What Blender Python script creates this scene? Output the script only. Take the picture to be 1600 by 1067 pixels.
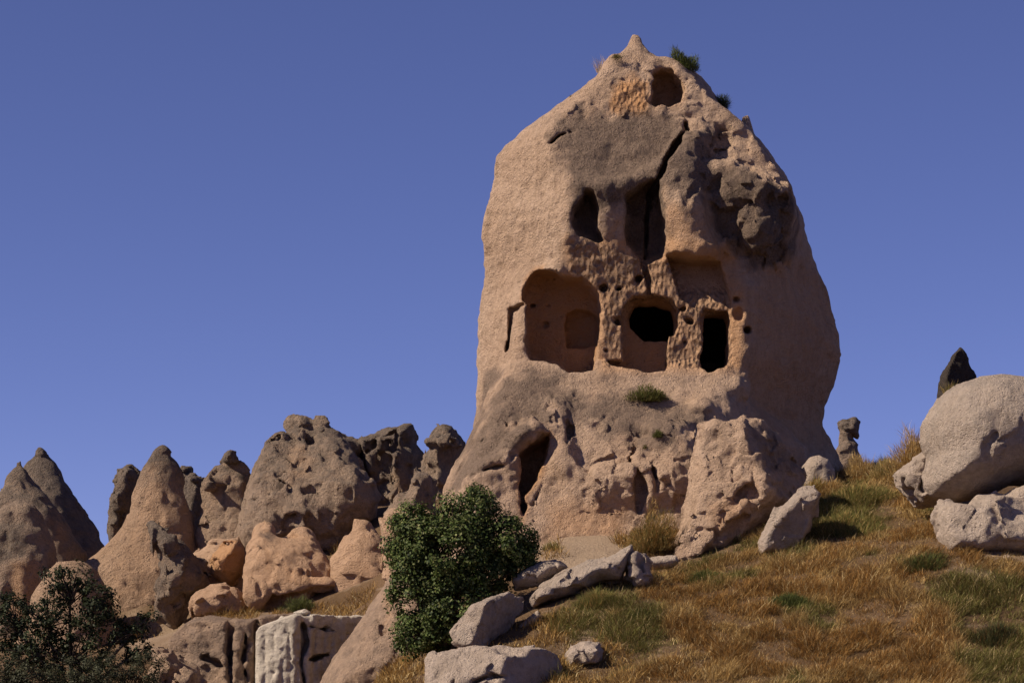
import bpy, math, random
import numpy as np
from mathutils import Vector

# ------------------------------------------------------------------ scene, camera, light
scene = bpy.context.scene
for o in list(bpy.data.objects):
    bpy.data.objects.remove(o, do_unlink=True)
COL = scene.collection

F_PX = 4000.0          # focal length in photo pixels (90 mm on a 36 mm sensor)
HORIZON = 1150.0       # photo row of the horizon (camera looks up the hill)
cam_data = bpy.data.cameras.new('camera')
cam_data.lens = 36.0 * F_PX / 1600.0
cam_data.sensor_width = 36.0
cam_data.shift_y = (HORIZON - 533.5) / 1600.0
cam_data.clip_start = 0.5
cam_data.clip_end = 12000.0
cam = bpy.data.objects.new('camera', cam_data)
COL.objects.link(cam)
cam.location = (0, 0, 0)
cam.rotation_euler = (math.radians(90), 0, 0)
scene.camera = cam

SUN = Vector((-0.73, -0.225, 0.64)).normalized()      # direction towards the sun
world = bpy.data.worlds.new('World')
scene.world = world
world.use_nodes = True
wn = world.node_tree
bg = wn.nodes['Background']
sky = wn.nodes.new('ShaderNodeTexSky')
sky.sky_type = 'NISHITA'
sky.sun_disc = False
sky.sun_elevation = math.asin(SUN.z)
sky.sun_rotation = math.atan2(SUN.x, SUN.y)
sky.altitude = 1100
sky.air_density = 0.6
sky.dust_density = 0.1
sky.ozone_density = 6.0
hue = wn.nodes.new('ShaderNodeMix')
hue.data_type = 'RGBA'
hue.blend_type = 'MULTIPLY'
hue.inputs[0].default_value = 1.0
hue.inputs[7].default_value = (1.14, 0.82, 1.0, 1)
wn.links.new(sky.outputs[0], hue.inputs[6])
wn.links.new(hue.outputs[2], bg.inputs[0])
bg.inputs[1].default_value = 0.081

sun_data = bpy.data.lights.new('sun', 'SUN')
sun_data.energy = 5.0
sun_data.angle = math.radians(0.53)
sun_data.color = (1.0, 0.87, 0.70)
sun = bpy.data.objects.new('sun', sun_data)
COL.objects.link(sun)
sun.rotation_euler = (-SUN).to_track_quat('-Z', 'Y').to_euler()
sun.location = (-40, 0, 60)

vs = scene.view_settings
vs.view_transform = 'Standard'
vs.look = 'None'
vs.exposure = 0.38
vs.gamma = 1.0
vs.use_curve_mapping = False
scene.render.engine = 'CYCLES'
scene.cycles.max_bounces = 8
scene.cycles.diffuse_bounces = 5
scene.cycles.transparent_max_bounces = 4

# ------------------------------------------------------------------ helpers: photo pixel + depth -> metres
def PX(u, Y): return (u - 800.0) * Y / F_PX
def PZ(v, Y): return (HORIZON - v) * Y / F_PX
def P(u, v, Y): return np.array((PX(u, Y), Y, PZ(v, Y)), np.float32)

# ------------------------------------------------------------------ value noise
_tabs = {}
def _tab(seed):
    if seed not in _tabs:
        _tabs[seed] = np.random.RandomState(seed).rand(32, 32, 32).astype(np.float32) * 2 - 1
    return _tabs[seed]

def vnoise(p, scale, seed=0):
    q = p.astype(np.float32) / np.float32(scale)
    if seed % 2 == 0:   # rotate alternate octaves so the lattice does not show
        c, s = np.float32(0.8), np.float32(0.6)
        x = q[:, 0] * c - q[:, 2] * s; z = q[:, 0] * s + q[:, 2] * c; y = q[:, 1] * c + x * s * 0.5
    else:
        x, y, z = q[:, 0], q[:, 1], q[:, 2]
    ix, iy, iz = np.floor(x), np.floor(y), np.floor(z)
    fx, fy, fz = x - ix, y - iy, z - iz
    fx = fx * fx * (3 - 2 * fx); fy = fy * fy * (3 - 2 * fy); fz = fz * fz * (3 - 2 * fz)
    ix = ix.astype(np.int32) & 31; iy = iy.astype(np.int32) & 31; iz = iz.astype(np.int32) & 31
    jx, jy, jz = (ix + 1) & 31, (iy + 1) & 31, (iz + 1) & 31
    t = _tab(seed)
    a = t[ix, iy, iz] * (1 - fx) + t[jx, iy, iz] * fx
    b = t[ix, jy, iz] * (1 - fx) + t[jx, jy, iz] * fx
    c = t[ix, iy, jz] * (1 - fx) + t[jx, iy, jz] * fx
    d = t[ix, jy, jz] * (1 - fx) + t[jx, jy, jz] * fx
    a = a * (1 - fy) + b * fy
    c = c * (1 - fy) + d * fy
    return a * (1 - fz) + c * fz

def fbm(p, scale, octaves=3, seed=0, gain=0.5):
    r = 0; a = 1.0
    for i in range(octaves):
        r = r + a * vnoise(p, scale, seed + i)
        scale *= 0.5; a *= gain
    return r

def ridged(p, scale, seed=0):
    return 1 - 2 * np.abs(vnoise(p, scale, seed))

def shards(p, scale, seed=0):
    """angular broken-rock relief: each jittered cell carries its own tilted plane"""
    q = p.astype(np.float32) / np.float32(scale)
    b = np.floor(q - 0.5)
    rs = np.random.RandomState(seed); tab = rs.rand(16, 16, 16, 7).astype(np.float32)
    best = np.full(len(q), 1e9, np.float32); val = np.zeros(len(q), np.float32)
    for i in (0, 1):
        for j in (0, 1):
            for k in (0, 1):
                c = b + np.array((i, j, k), np.float32)
                ci = c.astype(np.int32) & 15
                t = tab[ci[:, 0], ci[:, 1], ci[:, 2]]
                r = q - (c + 0.2 + 0.6 * t[:, :3])
                d = (r * r).sum(1)
                v = (r * (t[:, 3:6] * 2 - 1)).sum(1) * 0.9 + (t[:, 6] - 0.5) * 0.7
                m = d < best
                best = np.where(m, d, best); val = np.where(m, v, val)
    return val

# ------------------------------------------------------------------ signed distance building blocks
def smin(a, b, k):
    h = np.clip(0.5 + 0.5 * (b - a) / k, 0, 1)
    return b * (1 - h) + a * h - k * h * (1 - h)
def smax(a, b, k): return -smin(-a, -b, k)

def poly2d(x, z, pts):
    """signed distance to a closed 2-D polygon (negative inside)"""
    pts = np.asarray(pts, dtype=np.float32)
    d = np.full(x.shape, 1e9, dtype=np.float32)
    inside = np.zeros(x.shape, dtype=bool)
    n = len(pts)
    for i in range(n):
        ax, az = pts[i]; bx, bz = pts[(i + 1) % n]
        ex, ez = bx - ax, bz - az
        L = ex * ex + ez * ez
        if L < 1e-9: continue
        t = np.clip(((x - ax) * ex + (z - az) * ez) / L, 0, 1)
        dx, dz = x - ax - t * ex, z - az - t * ez
        d = np.minimum(d, dx * dx + dz * dz)
        if abs(ez) > 1e-9:
            c = ((az > z) != (bz > z)) & (x < ex * (z - az) / ez + ax)
            inside ^= c
    d = np.sqrt(d)
    return np.where(inside, -d, d)

def poly_px(p, pts, Y):
    """distance to an outline traced in photo pixels and set in the vertical plane at depth Y"""
    w = [(PX(u, Y), PZ(v, Y)) for u, v in pts]
    return poly2d(p[:, 0], p[:, 2], w)

def prism(p, pts, Y, y0, y1, r=0.1):
    d2 = poly_px(p, pts, Y)
    dy = np.maximum(y0 - p[:, 1], p[:, 1] - y1)
    return smax(d2, dy, r)

def ellipsoid(p, u, v, Y, rx, ry, rz):
    c = P(u, v, Y)
    q = (p - c) / np.array((rx, ry, rz), np.float32)
    k = np.sqrt((q * q).sum(1))
    return (k - 1) * min(rx, ry, rz)

def chain(p, pts, rad):
    """capsule chain through (u, v, Y) points, rad in metres (scalar or list)"""
    w = [P(*q) for q in pts]
    if np.isscalar(rad): rad = [rad] * len(w)
    best = None
    for i in range(len(w) - 1):
        a, b = w[i], w[i + 1]
        ab = b - a
        t = np.clip(((p - a) @ ab) / (ab @ ab), 0, 1)
        d = np.sqrt((((p - a) - t[:, None] * ab) ** 2).sum(1)) - (rad[i] + (rad[i + 1] - rad[i]) * t)
        best = d if best is None else np.minimum(best, d)
    return best

def plane(p, u, v, Y, n):
    """half space below a plane through the point with outward normal n"""
    n = np.array(n, dtype=np.float32); n /= np.linalg.norm(n)
    return (p - P(u, v, Y)) @ n

class Sculpt:
    """accumulates a distance field; local shapes are only evaluated near themselves"""
    def __init__(s, p, d): s.p = p; s.d = d.astype(np.float32)
    def _do(s, lo, hi, fn, k, sign):
        p = s.p; m = 0.35 + k
        i = np.nonzero((p[:, 0] > lo[0] - m) & (p[:, 0] < hi[0] + m) & (p[:, 1] > lo[1] - m) & (p[:, 1] < hi[1] + m) & (p[:, 2] > lo[2] - m) & (p[:, 2] < hi[2] + m))[0]
        if len(i) == 0: return s
        v = fn(p[i])
        s.d[i] = smin(s.d[i], v, k) if sign > 0 else smax(s.d[i], -v, k)
        return s
    def ell(s, sign, u, v, Y, rx, ry, rz, k):
        c = P(u, v, Y); r = np.array((rx, ry, rz))
        return s._do(c - r, c + r, lambda q: ellipsoid(q, u, v, Y, rx, ry, rz), k, sign)
    def chain(s, sign, pts, rad, k):
        w = np.array([P(*q) for q in pts]); r = rad if np.isscalar(rad) else max(rad)
        return s._do(w.min(0) - r, w.max(0) + r, lambda q: chain(q, pts, rad), k, sign)
    def prism(s, sign, pts, Y, y0, y1, r, k, fn=None):
        w = np.array([P(a, b, Y) for a, b in pts]); lo, hi = w.min(0), w.max(0); lo[1], hi[1] = y0, y1
        return s._do(lo, hi, fn or (lambda q: prism(q, pts, Y, y0, y1, r)), k, sign)
    def rows(s, sign, Y, rl, depth, n, k, **kw):
        a = np.array([(PX(r[i], Y), PZ(r[0], Y)) for r in rl for i in (1, 2)]); b = (a[:, 0].max() - a[:, 0].min()) / 2 * max(depth, 0.2) + abs(kw.get('ysh') and max(abs(q[1]) for q in kw['ysh']) or 0)
        return s._do((a[:, 0].min(), Y - b, a[:, 1].min() + 0.4), (a[:, 0].max(), Y + b, a[:, 1].max()), lambda q: rows(q, Y, rl, depth, n, **kw), k, sign)
    def slit(s, sign, pts, Y, y0, y1, rad, k):
        """crack: a line traced in pixels, cut between two depths"""
        w = np.array([P(a, b, Y) for a, b in pts]); lo, hi = w.min(0) - .3, w.max(0) + .3; lo[1], hi[1] = y0, y1
        rr = [rad] * len(w) if np.isscalar(rad) else rad
        def fn(q):
            best = None
            for i in range(len(w) - 1):
                a, b = w[i, [0, 2]], w[i + 1, [0, 2]]; ab = b - a
                g = q[:, [0, 2]] - a
                t = np.clip((g @ ab) / (ab @ ab), 0, 1)
                e = np.sqrt(((g - t[:, None] * ab) ** 2).sum(1)) - (rr[i] + (rr[i + 1] - rr[i]) * t)
                best = e if best is None else np.minimum(best, e)
            return np.maximum(best, np.maximum(y0 - q[:, 1], q[:, 1] - y1))
        return s._do(lo, hi, fn, k, sign)
    def pillow(s, sign, pts, Y, T, R, k):
        w = np.array([P(a, b, Y) for a, b in pts]); lo, hi = w.min(0), w.max(0); lo[1], hi[1] = Y - T, Y + T
        return s._do(lo, hi, lambda q: pillow(q, pts, Y, T, R), k, sign)

def tracks(p, tr, k=0.25):
    """lofted convex polygon: each track lists (v, u, Y) down one vertical edge; seen from above the order is anticlockwise"""
    z = p[:, 2]
    xs, ys = [], []
    for t in tr:
        w = sorted([(PZ(v, Y), PX(u, Y), Y) for v, u, Y in t])
        zz = [a[0] for a in w]
        xs.append(np.interp(z, zz, [a[1] for a in w])); ys.append(np.interp(z, zz, [a[2] for a in w]))
    d = None
    n = len(tr)
    for i in range(n):
        j = (i + 1) % n
        ex, ey = xs[j] - xs[i], ys[j] - ys[i]
        L = np.sqrt(ex * ex + ey * ey) + 1e-6
        s = ((p[:, 0] - xs[i]) * ey - (p[:, 1] - ys[i]) * ex) / L
        d = s if d is None else smax(d, s, k)
    return d

def rows(p, Y, rl, depth=1.0, n=2.3, ysh=None, dmax=None):
    """body given by its outline: rows (v, u_left, u_right) at depth Y with rounded plan; ysh moves the middle back/forth per row"""
    z = p[:, 2]
    w = sorted([(PZ(r[0], Y), PX(r[1], Y), PX(r[2], Y)) for r in rl])
    zz = [a[0] for a in w]
    xl = np.interp(z, zz, [a[1] for a in w]); xr = np.interp(z, zz, [a[2] for a in w])
    c = (xl + xr) / 2; a = np.maximum((xr - xl) / 2, 0.02)
    b = a * depth
    if dmax: b = np.minimum(b, dmax + (b - dmax) * 0.15 * (b > dmax))
    yc = Y
    if ysh:
        ww = sorted([(PZ(v, Y), s) for v, s in ysh])
        yc = Y + np.interp(z, [q[0] for q in ww], [q[1] for q in ww])
    k = (np.abs((p[:, 0] - c) / a) ** n + np.abs((p[:, 1] - yc) / b) ** n) ** (1.0 / n)
    d = (k - 1) * np.minimum(a, b)
    return np.maximum(d, z - zz[-1])

def pillow(p, pts, Y, T, R):
    """rounded body whose outline is the traced polygon; T half thickness, R edge radius (metres)"""
    d2 = poly_px(p, pts, Y)
    q = np.clip(-d2 / R, 0, 1)
    t = T * np.sqrt(np.maximum(1 - (1 - q) ** 2, 0))
    dy = np.abs(p[:, 1] - Y) - t
    return np.where(d2 > 0, np.sqrt(np.maximum(d2, 0) ** 2 + np.maximum(np.abs(p[:, 1] - Y), 0) ** 2) * 0.9,
                    np.where(dy < 0, np.maximum(dy, d2) * 0.6, dy * 0.6))

# ------------------------------------------------------------------ surface extraction (naive surface nets)
def polygonise(f, lo, hi, h, band=1.6):
    lo = np.array(lo, float); hi = np.array(hi, float)
    S = 4
    n = np.ceil((hi - lo) / (h * S)).astype(int) * S + 1
    gx = [lo[i] + np.arange(n[i]) * h for i in range(3)]
    cx = [g[::S] for g in gx]
    C = np.stack(np.meshgrid(*cx, indexing='ij'), -1).reshape(-1, 3).astype(np.float32)
    cf = f(C).reshape([len(c) for c in cx])
    near = np.abs(cf) < h * S * band + 0.06
    # block (coarse cell) active if any corner near, or if signs differ
    def corners(a, op):
        r = None
        for i in (0, 1):
            for j in (0, 1):
                for k in (0, 1):
                    b = a[i:a.shape[0] - 1 + i, j:a.shape[1] - 1 + j, k:a.shape[2] - 1 + k]
                    r = b if r is None else op(r, b)
        return r
    act = corners(near, np.logical_or) | (corners(cf, np.minimum) * corners(cf, np.maximum) < 0)
    up = act.repeat(S, 0).repeat(S, 1).repeat(S, 2)
    m = np.zeros(n, bool)
    m[:-1, :-1, :-1] |= up; m[1:, :-1, :-1] |= up; m[:-1, 1:, :-1] |= up; m[:-1, :-1, 1:] |= up
    m[1:, 1:, :-1] |= up; m[1:, :-1, 1:] |= up; m[:-1, 1:, 1:] |= up; m[1:, 1:, 1:] |= up
    F = np.empty(n, np.float32)
    cs = np.where(cf < 0, -1.0, 1.0).astype(np.float32)
    F[...] = cs.repeat(S, 0).repeat(S, 1).repeat(S, 2)[:n[0], :n[1], :n[2]]
    idx = np.nonzero(m)
    pts = np.stack([gx[i][idx[i]] for i in range(3)], -1).astype(np.float32)
    vals = np.empty(len(pts), np.float32)
    CH = 100000
    for i in range(0, len(pts), CH):
        vals[i:i + CH] = f(pts[i:i + CH])
    F[idx] = vals
    # close the box except where it is buried: outside everything
    F[0] = np.maximum(F[0], h * .5); F[-1] = np.maximum(F[-1], h * .5)
    F[:, 0] = np.maximum(F[:, 0], h * .5); F[:, -1] = np.maximum(F[:, -1], h * .5)
    F[:, :, 0] = np.maximum(F[:, :, 0], h * .5); F[:, :, -1] = np.maximum(F[:, :, -1], h * .5)
    neg = F < 0
    cmin = corners(neg, np.logical_and); cmax = corners(neg, np.logical_or)
    cell = cmax & ~cmin
    ci = np.nonzero(cell)
    N = len(ci[0])
    cid = np.full(cell.shape, -1, np.int32); cid[ci] = np.arange(N)
    off = [(i, j, k) for i in (0, 1) for j in (0, 1) for k in (0, 1)]
    cv = {o: F[ci[0] + o[0], ci[1] + o[1], ci[2] + o[2]] for o in off}
    acc = np.zeros((N, 3)); cnt = np.zeros(N)
    for a in off:
        for ax in range(3):
            if a[ax] == 1: continue
            b = list(a); b[ax] = 1; b = tuple(b)
            fa, fb = cv[a], cv[b]
            s = (fa < 0) != (fb < 0)
            t = np.where(s, fa / np.where(s, fa - fb, 1), 0)
            q = np.tile(np.array(a, float), (N, 1)); q[:, ax] = t
            acc += q * s[:, None]; cnt += s
    vert = lo + (np.stack(ci, -1) + acc / cnt[:, None]) * h
    quads = []
    for ax in range(3):
        a = [slice(1, -1)] * 3; b = [slice(1, -1)] * 3
        a[ax] = slice(0, -1); b[ax] = slice(1, None)
        A, B = neg[tuple(a)], neg[tuple(b)]
        e = np.nonzero(A != B)
        base = [e[0] + 1, e[1] + 1, e[2] + 1]; base[ax] = e[ax]
        o1, o2 = [(1, 2), (2, 0), (0, 1)][ax]
        def g(d1, d2):
            q = [base[0].copy(), base[1].copy(), base[2].copy()]
            q[o1] = q[o1] - d1; q[o2] = q[o2] - d2
            return cid[q[0], q[1], q[2]]
        Q = np.stack([g(1, 1), g(0, 1), g(0, 0), g(1, 0)], -1)
        flip = ~A[e]
        Q[flip] = Q[flip][:, ::-1]
        quads.append(Q)
    quads = np.concatenate(quads)
    quads = quads[(quads >= 0).all(1)]
    # drop loose crumbs: keep the largest connected piece
    lab = np.arange(N)
    while True:
        m = lab[quads].min(1); old = lab.copy()
        for i in range(4): np.minimum.at(lab, quads[:, i], m)
        for i in range(8): lab = lab[lab]
        if (lab == old).all(): break
    keep = lab == np.bincount(lab).argmax()
    quads = quads[keep[quads[:, 0]]]
    new = np.cumsum(keep) - 1
    quads = new[quads]; vert = vert[keep]
    return vert.astype(np.float32), quads

def mesh_np(name, V, Q, smooth=True):
    me = bpy.data.meshes.new(name)
    me.vertices.add(len(V)); me.vertices.foreach_set('co', np.ascontiguousarray(V, np.float32).ravel())
    k = Q.shape[1]
    me.loops.add(Q.size); me.loops.foreach_set('vertex_index', np.ascontiguousarray(Q, np.int32).ravel())
    me.polygons.add(len(Q))
    me.polygons.foreach_set('loop_start', np.arange(0, Q.size, k, dtype=np.int32))
    if smooth: me.polygons.foreach_set('use_smooth', np.ones(len(Q), bool))
    me.update(calc_edges=True)
    return me

def vnormals(V, Q):
    n = np.cross(V[Q[:, 2]] - V[Q[:, 0]], V[Q[:, 3]] - V[Q[:, 1]])
    out = np.zeros_like(V)
    for i in range(4):
        for a in range(3):
            out[:, a] += np.bincount(Q[:, i], n[:, a], len(V))
    return out / (np.linalg.norm(out, axis=1, keepdims=True) + 1e-9)

def set_tint(me, T):
    a = me.attributes.new('tint', 'FLOAT_COLOR', 'POINT')
    a.data.foreach_set('color', np.ascontiguousarray(np.clip(T, 0, 1), np.float32).ravel())

# ------------------------------------------------------------------ object helpers
def tag(o, label=None, cat=None, group=None, kind=None):
    if label: o['label'] = label
    if cat: o['category'] = cat
    if group: o['group'] = group
    if kind: o['kind'] = kind
    return o
def link(name, me, mat=None, parent=None):
    o = bpy.data.objects.new(name, me); COL.objects.link(o)
    if mat and me: me.materials.append(mat)
    if parent: o.parent = parent
    return o
def empty(name, loc):
    o = bpy.data.objects.new(name, None); COL.objects.link(o)
    o.location = loc; o.empty_display_size = 0.2
    return o
def put_child(o, parent):
    """keep world coordinates of a mesh built in place"""
    o.parent = parent
    o.matrix_parent_inverse = parent.matrix_world.inverted() if parent.type != 'EMPTY' else \
        __import__('mathutils').Matrix.Translation(-Vector(parent.location))

def pix(V):
    return V[:, 0] / V[:, 1] * F_PX + 800, HORIZON - V[:, 2] / V[:, 1] * F_PX

def soft(u, v, pts, feather=12, wob=None):
    """soft mask of a colour patch traced in pixels (1 inside)"""
    d = poly2d(u.astype(np.float32), v.astype(np.float32), pts)
    if wob is not None: d = d + wob
    return np.clip(0.5 - d / feather, 0, 1)

# ------------------------------------------------------------------ materials
class NT:
    def __init__(s, name):
        s.m = bpy.data.materials.new(name); s.m.use_nodes = True
        s.t = s.m.node_tree; s.b = s.t.nodes['Principled BSDF']
        s.b.inputs['Roughness'].default_value = 0.92
        s.b.inputs['Specular IOR Level'].default_value = 0.15
    def n(s, kind, **kw):
        x = s.t.nodes.new('ShaderNode' + kind)
        for k, v in kw.items():
            if k.startswith('i_'): x.inputs[k[2:].replace('_', ' ')].default_value = v
            elif k.startswith('n'): x.inputs[int(k[1:])].default_value = v
            else: setattr(x, k, v)
        return x
    def l(s, a, b): s.t.links.new(a, b)
    def noise(s, co, scale, detail=6, rough=0.6):
        x = s.n('TexNoise'); x.inputs['Scale'].default_value = scale
        x.inputs['Detail'].default_value = detail; x.inputs['Roughness'].default_value = rough
        s.l(co, x.inputs['Vector']); return x.outputs['Fac']
    def ramp(s, fac, stops):
        x = s.n('ValToRGB'); e = x.color_ramp.elements
        while len(e) < len(stops): e.new(0.5)
        for el, (pos, c) in zip(e, stops):
            el.position = pos; el.color = (c, c, c, 1) if np.isscalar(c) else (*c, 1)
        s.l(fac, x.inputs[0]); return x.outputs[0]
    def mix(s, fac, a, b, mode='MIX'):
        x = s.n('Mix', data_type='RGBA', blend_type=mode)
        for val, i in ((fac, 0), (a, 6), (b, 7)):
            if hasattr(val, 'is_linked'): s.l(val, x.inputs[i])
            elif i == 0: x.inputs[0].default_value = val
            else: x.inputs[i].default_value = (*val, 1)
        return x.outputs[2]
    def math(s, op, a, b=None):
        x = s.n('Math', operation=op)
        for i, val in enumerate((a, b)):
            if val is None: continue
            if hasattr(val, 'is_linked'): s.l(val, x.inputs[i])
            else: x.inputs[i].default_value = val
        return x.outputs[0]

def rock_material(name, base, pale, patina, warm, shade_and_crust=(0.012, 0.010, 0.009), bump=0.26, fine=1.0):
    t = NT(name)
    co = t.n('TexCoord').outputs['Object']
    at = t.n('Attribute', attribute_name='tint')
    sep = t.n('SeparateColor'); t.l(at.outputs['Color'], sep.inputs[0])
    pat, wrm, crv = sep.outputs[0], sep.outputs[1], sep.outputs[2]
    shade_crust_fac = at.outputs['Alpha']
    big = t.noise(co, 0.55, 7, 0.62)
    med = t.noise(co, 2.3, 8, 0.65)
    fin = t.noise(co, 14.0 * fine, 6, 0.7)
    grit = t.noise(co, 45.0 * fine, 3, 0.7)
    c = t.mix(t.ramp(big, [(0.32, 0.0), (0.68, 1.0)]), base, pale)
    c = t.mix(t.ramp(med, [(0.30, 0.45), (0.5, 0.0), (0.72, 0.0)]), c, tuple(x * 0.66 for x in base))
    mps = t.n('Mapping'); mps.inputs['Scale'].default_value = (2.6, 2.6, 0.35); t.l(co, mps.inputs[0])
    streak = t.noise(mps.outputs[0], 1.0, 6, 0.65)
    c = t.mix(t.ramp(streak, [(0.34, 0.5), (0.5, 0.0)]), c, tuple(x * 0.7 for x in base))
    mot = t.noise(co, 6.0, 6, 0.7)
    c = t.mix(t.ramp(mot, [(0.33, 0.55), (0.5, 0.0), (0.62, 0.0)]), c, tuple(x * 0.6 for x in base))
    c = t.mix(t.ramp(mot, [(0.55, 0.0), (0.72, 0.5)]), c, tuple(min(1, x * 1.15) for x in pale))
    # warm freshly exposed tuff
    wm = t.math('MULTIPLY', wrm, t.ramp(med, [(0.25, 0.55), (0.7, 1.0)]))
    c = t.mix(wm, c, warm)
    # grey weathering crust, broken up by noise
    pm = t.math('ADD', pat, t.math('MULTIPLY', t.math('SUBTRACT', med, 0.5), 1.5))
    pm = t.math('ADD', pm, t.math('MULTIPLY', t.math('SUBTRACT', fin, 0.5), 1.1))
    pm = t.math('MULTIPLY', t.ramp(pm, [(0.2, 0.0), (0.8, 1.0)]), t.ramp(pat, [(0.02, 0.0), (0.25, 1.0)]))
    pc = t.mix(t.ramp(fin, [(0.35, 0.0), (0.7, 1.0)]), tuple(x * 0.6 for x in patina), tuple(x * 1.6 for x in patina))
    c = t.mix(t.math('MULTIPLY', pm, 0.92), c, pc)
    # speckle of pumice grains and small dark holes
    c = t.mix(t.ramp(grit, [(0.30, 0.55), (0.40, 0.0)]), c, tuple(x * 0.4 for x in base))
    c = t.mix(t.ramp(grit, [(0.60, 0.0), (0.72, 0.5)]), c, tuple(min(1, x * 1.3) for x in pale))
    c = t.mix(shade_crust_fac, c, shade_and_crust)  # near-black tint: painted cave and peak shade, plus dark brow crust
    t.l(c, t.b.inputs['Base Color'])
    # relief: lumps, pits, pick marks where carved
    vor = t.n('TexVoronoi', feature='SMOOTH_F1'); vor.inputs['Scale'].default_value = 5.6
    vor.inputs['Smoothness'].default_value = 0.5
    mp = t.n('Mapping'); mp.inputs['Scale'].default_value = (1.45, 1.0, 0.85); t.l(co, mp.inputs[0]); t.l(mp.outputs[0], vor.inputs['Vector'])
    pits = t.n('TexVoronoi', feature='F1'); pits.inputs['Scale'].default_value = 9.0; t.l(co, pits.inputs['Vector'])
    pit = t.ramp(pits.outputs['Distance'], [(0.10, 0.0), (0.28, 1.0)])
    crack = t.n('TexNoise'); crack.noise_type = 'RIDGED_MULTIFRACTAL'; crack.inputs['Scale'].default_value = 1.1
    crack.inputs['Detail'].default_value = 5; t.l(co, crack.inputs['Vector'])
    h = t.math('ADD', t.math('MULTIPLY', fin, 0.5), t.math('MULTIPLY', med, 0.6))
    h = t.math('ADD', h, t.math('MULTIPLY', grit, 0.14))
    h = t.math('ADD', h, t.math('MULTIPLY', mot, 0.3))
    h = t.math('ADD', h, t.math('MULTIPLY', pit, 0.16))
    h = t.math('ADD', h, t.math('MULTIPLY', t.math('MULTIPLY', crv, t.math('SUBTRACT', vor.outputs['Distance'], 0.3)), 1.5))
    bp = t.n('Bump'); bp.inputs['Strength'].default_value = 1.0; bp.inputs['Distance'].default_value = bump
    t.l(h, bp.inputs['Height']); t.l(bp.outputs[0], t.b.inputs['Normal'])
    return t.m

M_TUFF = rock_material('tuff', (0.47, 0.318, 0.218), (0.55, 0.39, 0.28), (0.185, 0.132, 0.099), (0.52, 0.26, 0.105))
M_PALE = rock_material('pale_tuff', (0.46, 0.36, 0.285), (0.54, 0.435, 0.355), (0.235, 0.195, 0.165), (0.44, 0.27, 0.15))
M_FAR = rock_material('brown_tuff', (0.34, 0.24, 0.17), (0.42, 0.30, 0.215), (0.135, 0.106, 0.085), (0.46, 0.26, 0.135), bump=0.36, fine=0.6)
M_CLIFF = rock_material('white_tuff', (0.48, 0.41, 0.33), (0.58, 0.51, 0.43), (0.24, 0.20, 0.165), (0.44, 0.32, 0.19), bump=0.16)

def build_rock(name, f, box, h, mat, paint=None, label=None, cat='rock', group=None, noise=(0.10, 0.05, 0.02), seed=1, parts=None, parent=None, nscale=1.0, rid=0.0, pits=(), shard=()):
    """box = (u0, u1, v0, v1, Y0, Y1) photo outline and depth range; parts = [(name, fn(V)->bool mask of verts, label)]"""
    u0, u1, v0, v1, Y0, Y1 = box
    xs = [PX(u, Y) for u in (u0, u1) for Y in (Y0, Y1)]; zs = [PZ(v, Y) for v in (v0, v1) for Y in (Y0, Y1)]
    def g(p):
        d = f(p)
        d = d + noise[0] * fbm(p, 1.6 * nscale, 2, seed * 7 + 1) + noise[1] * fbm(p, 0.5 * nscale, 2, seed * 7 + 3)
        if noise[2]: d = d + noise[2] * fbm(p, 0.22 * nscale, 2, seed * 7 + 5, 0.6)
        if rid: d = d + rid * ridged(p * np.array((1, 1, 0.6)), 0.9 * nscale, seed * 7 + 6) ** 2
        for (ol, Yr, amp, sc, thr) in pits:
            m = np.clip((fbm(p * np.array((1, 1, 0.8), np.float32), sc, 2, seed * 7 + 9) - thr) / 0.35, 0, 1)
            if ol is not None: m = m * np.clip(0.5 - poly_px(p, ol, Yr) / 0.4, 0, 1)
            d = d + amp * m
        for (ol, Yr, amp, sc) in shard:
            if ol is None: d = d + amp * shards(p + 0.15 * sc * vnoise(p, sc * 0.7, 3)[:, None], sc, seed)
            else:
                m = np.clip(0.5 - poly_px(p, ol, Yr) / 0.35, 0, 1); i = np.nonzero((m > 0) & (p[:, 1] < Yr + 2.5))[0]
                if len(i): d[i] = d[i] + amp * m[i] * shards(p[i] + 0.15 * sc * vnoise(p[i], sc * 0.7, 3)[:, None], sc, seed)
        return d
    V, Q = polygonise(g, (min(xs), Y0, min(zs)), (max(xs), Y1, max(zs)), h)
    N = vnormals(V, Q)
    T = np.zeros((len(V), 4), np.float32)
    if paint: paint(V, N, T)
    base = Vector(((V[:, 0].min() + V[:, 0].max()) / 2, (Y0 + Y1) / 2, V[:, 2].min()))
    def mk(nm, V, Q, T, N, par):
        b = base
        me = mesh_np(nm, V - np.array(b), Q); set_tint(me, T)
        try: me.normals_split_custom_set_from_vertices(N.astype(np.float32).tolist() if parts else [])
        except Exception: pass
        me.materials.append(mat)
        o = bpy.data.objects.new(nm, me); COL.objects.link(o)
        if par is None: o.location = b
        else: o.parent = par
        return o
    if not parts:
        o = mk(name, V, Q, T, N, parent)
        if parent is not None: o.location = base - parent.location
        if label: tag(o, label, cat, group)
        return o
    root = empty(name, base); tag(root, label, cat, group)
    lab = np.zeros(len(V), int)
    for i, (nm, fn, lb) in enumerate(parts):
        if fn is None: continue
        lab[fn(V, N)] = i
    fl = np.max(lab[Q], axis=1)
    for i, (nm, fn, lb) in enumerate(parts):
        q = Q[fl == i]
        if len(q) == 0: print('EMPTY PART', nm); continue
        used, inv = np.unique(q, return_inverse=True)
        o = mk(nm, V[used], inv.reshape(q.shape), T[used], N[used], root)
        if lb: o['label'] = lb
    return root
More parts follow.
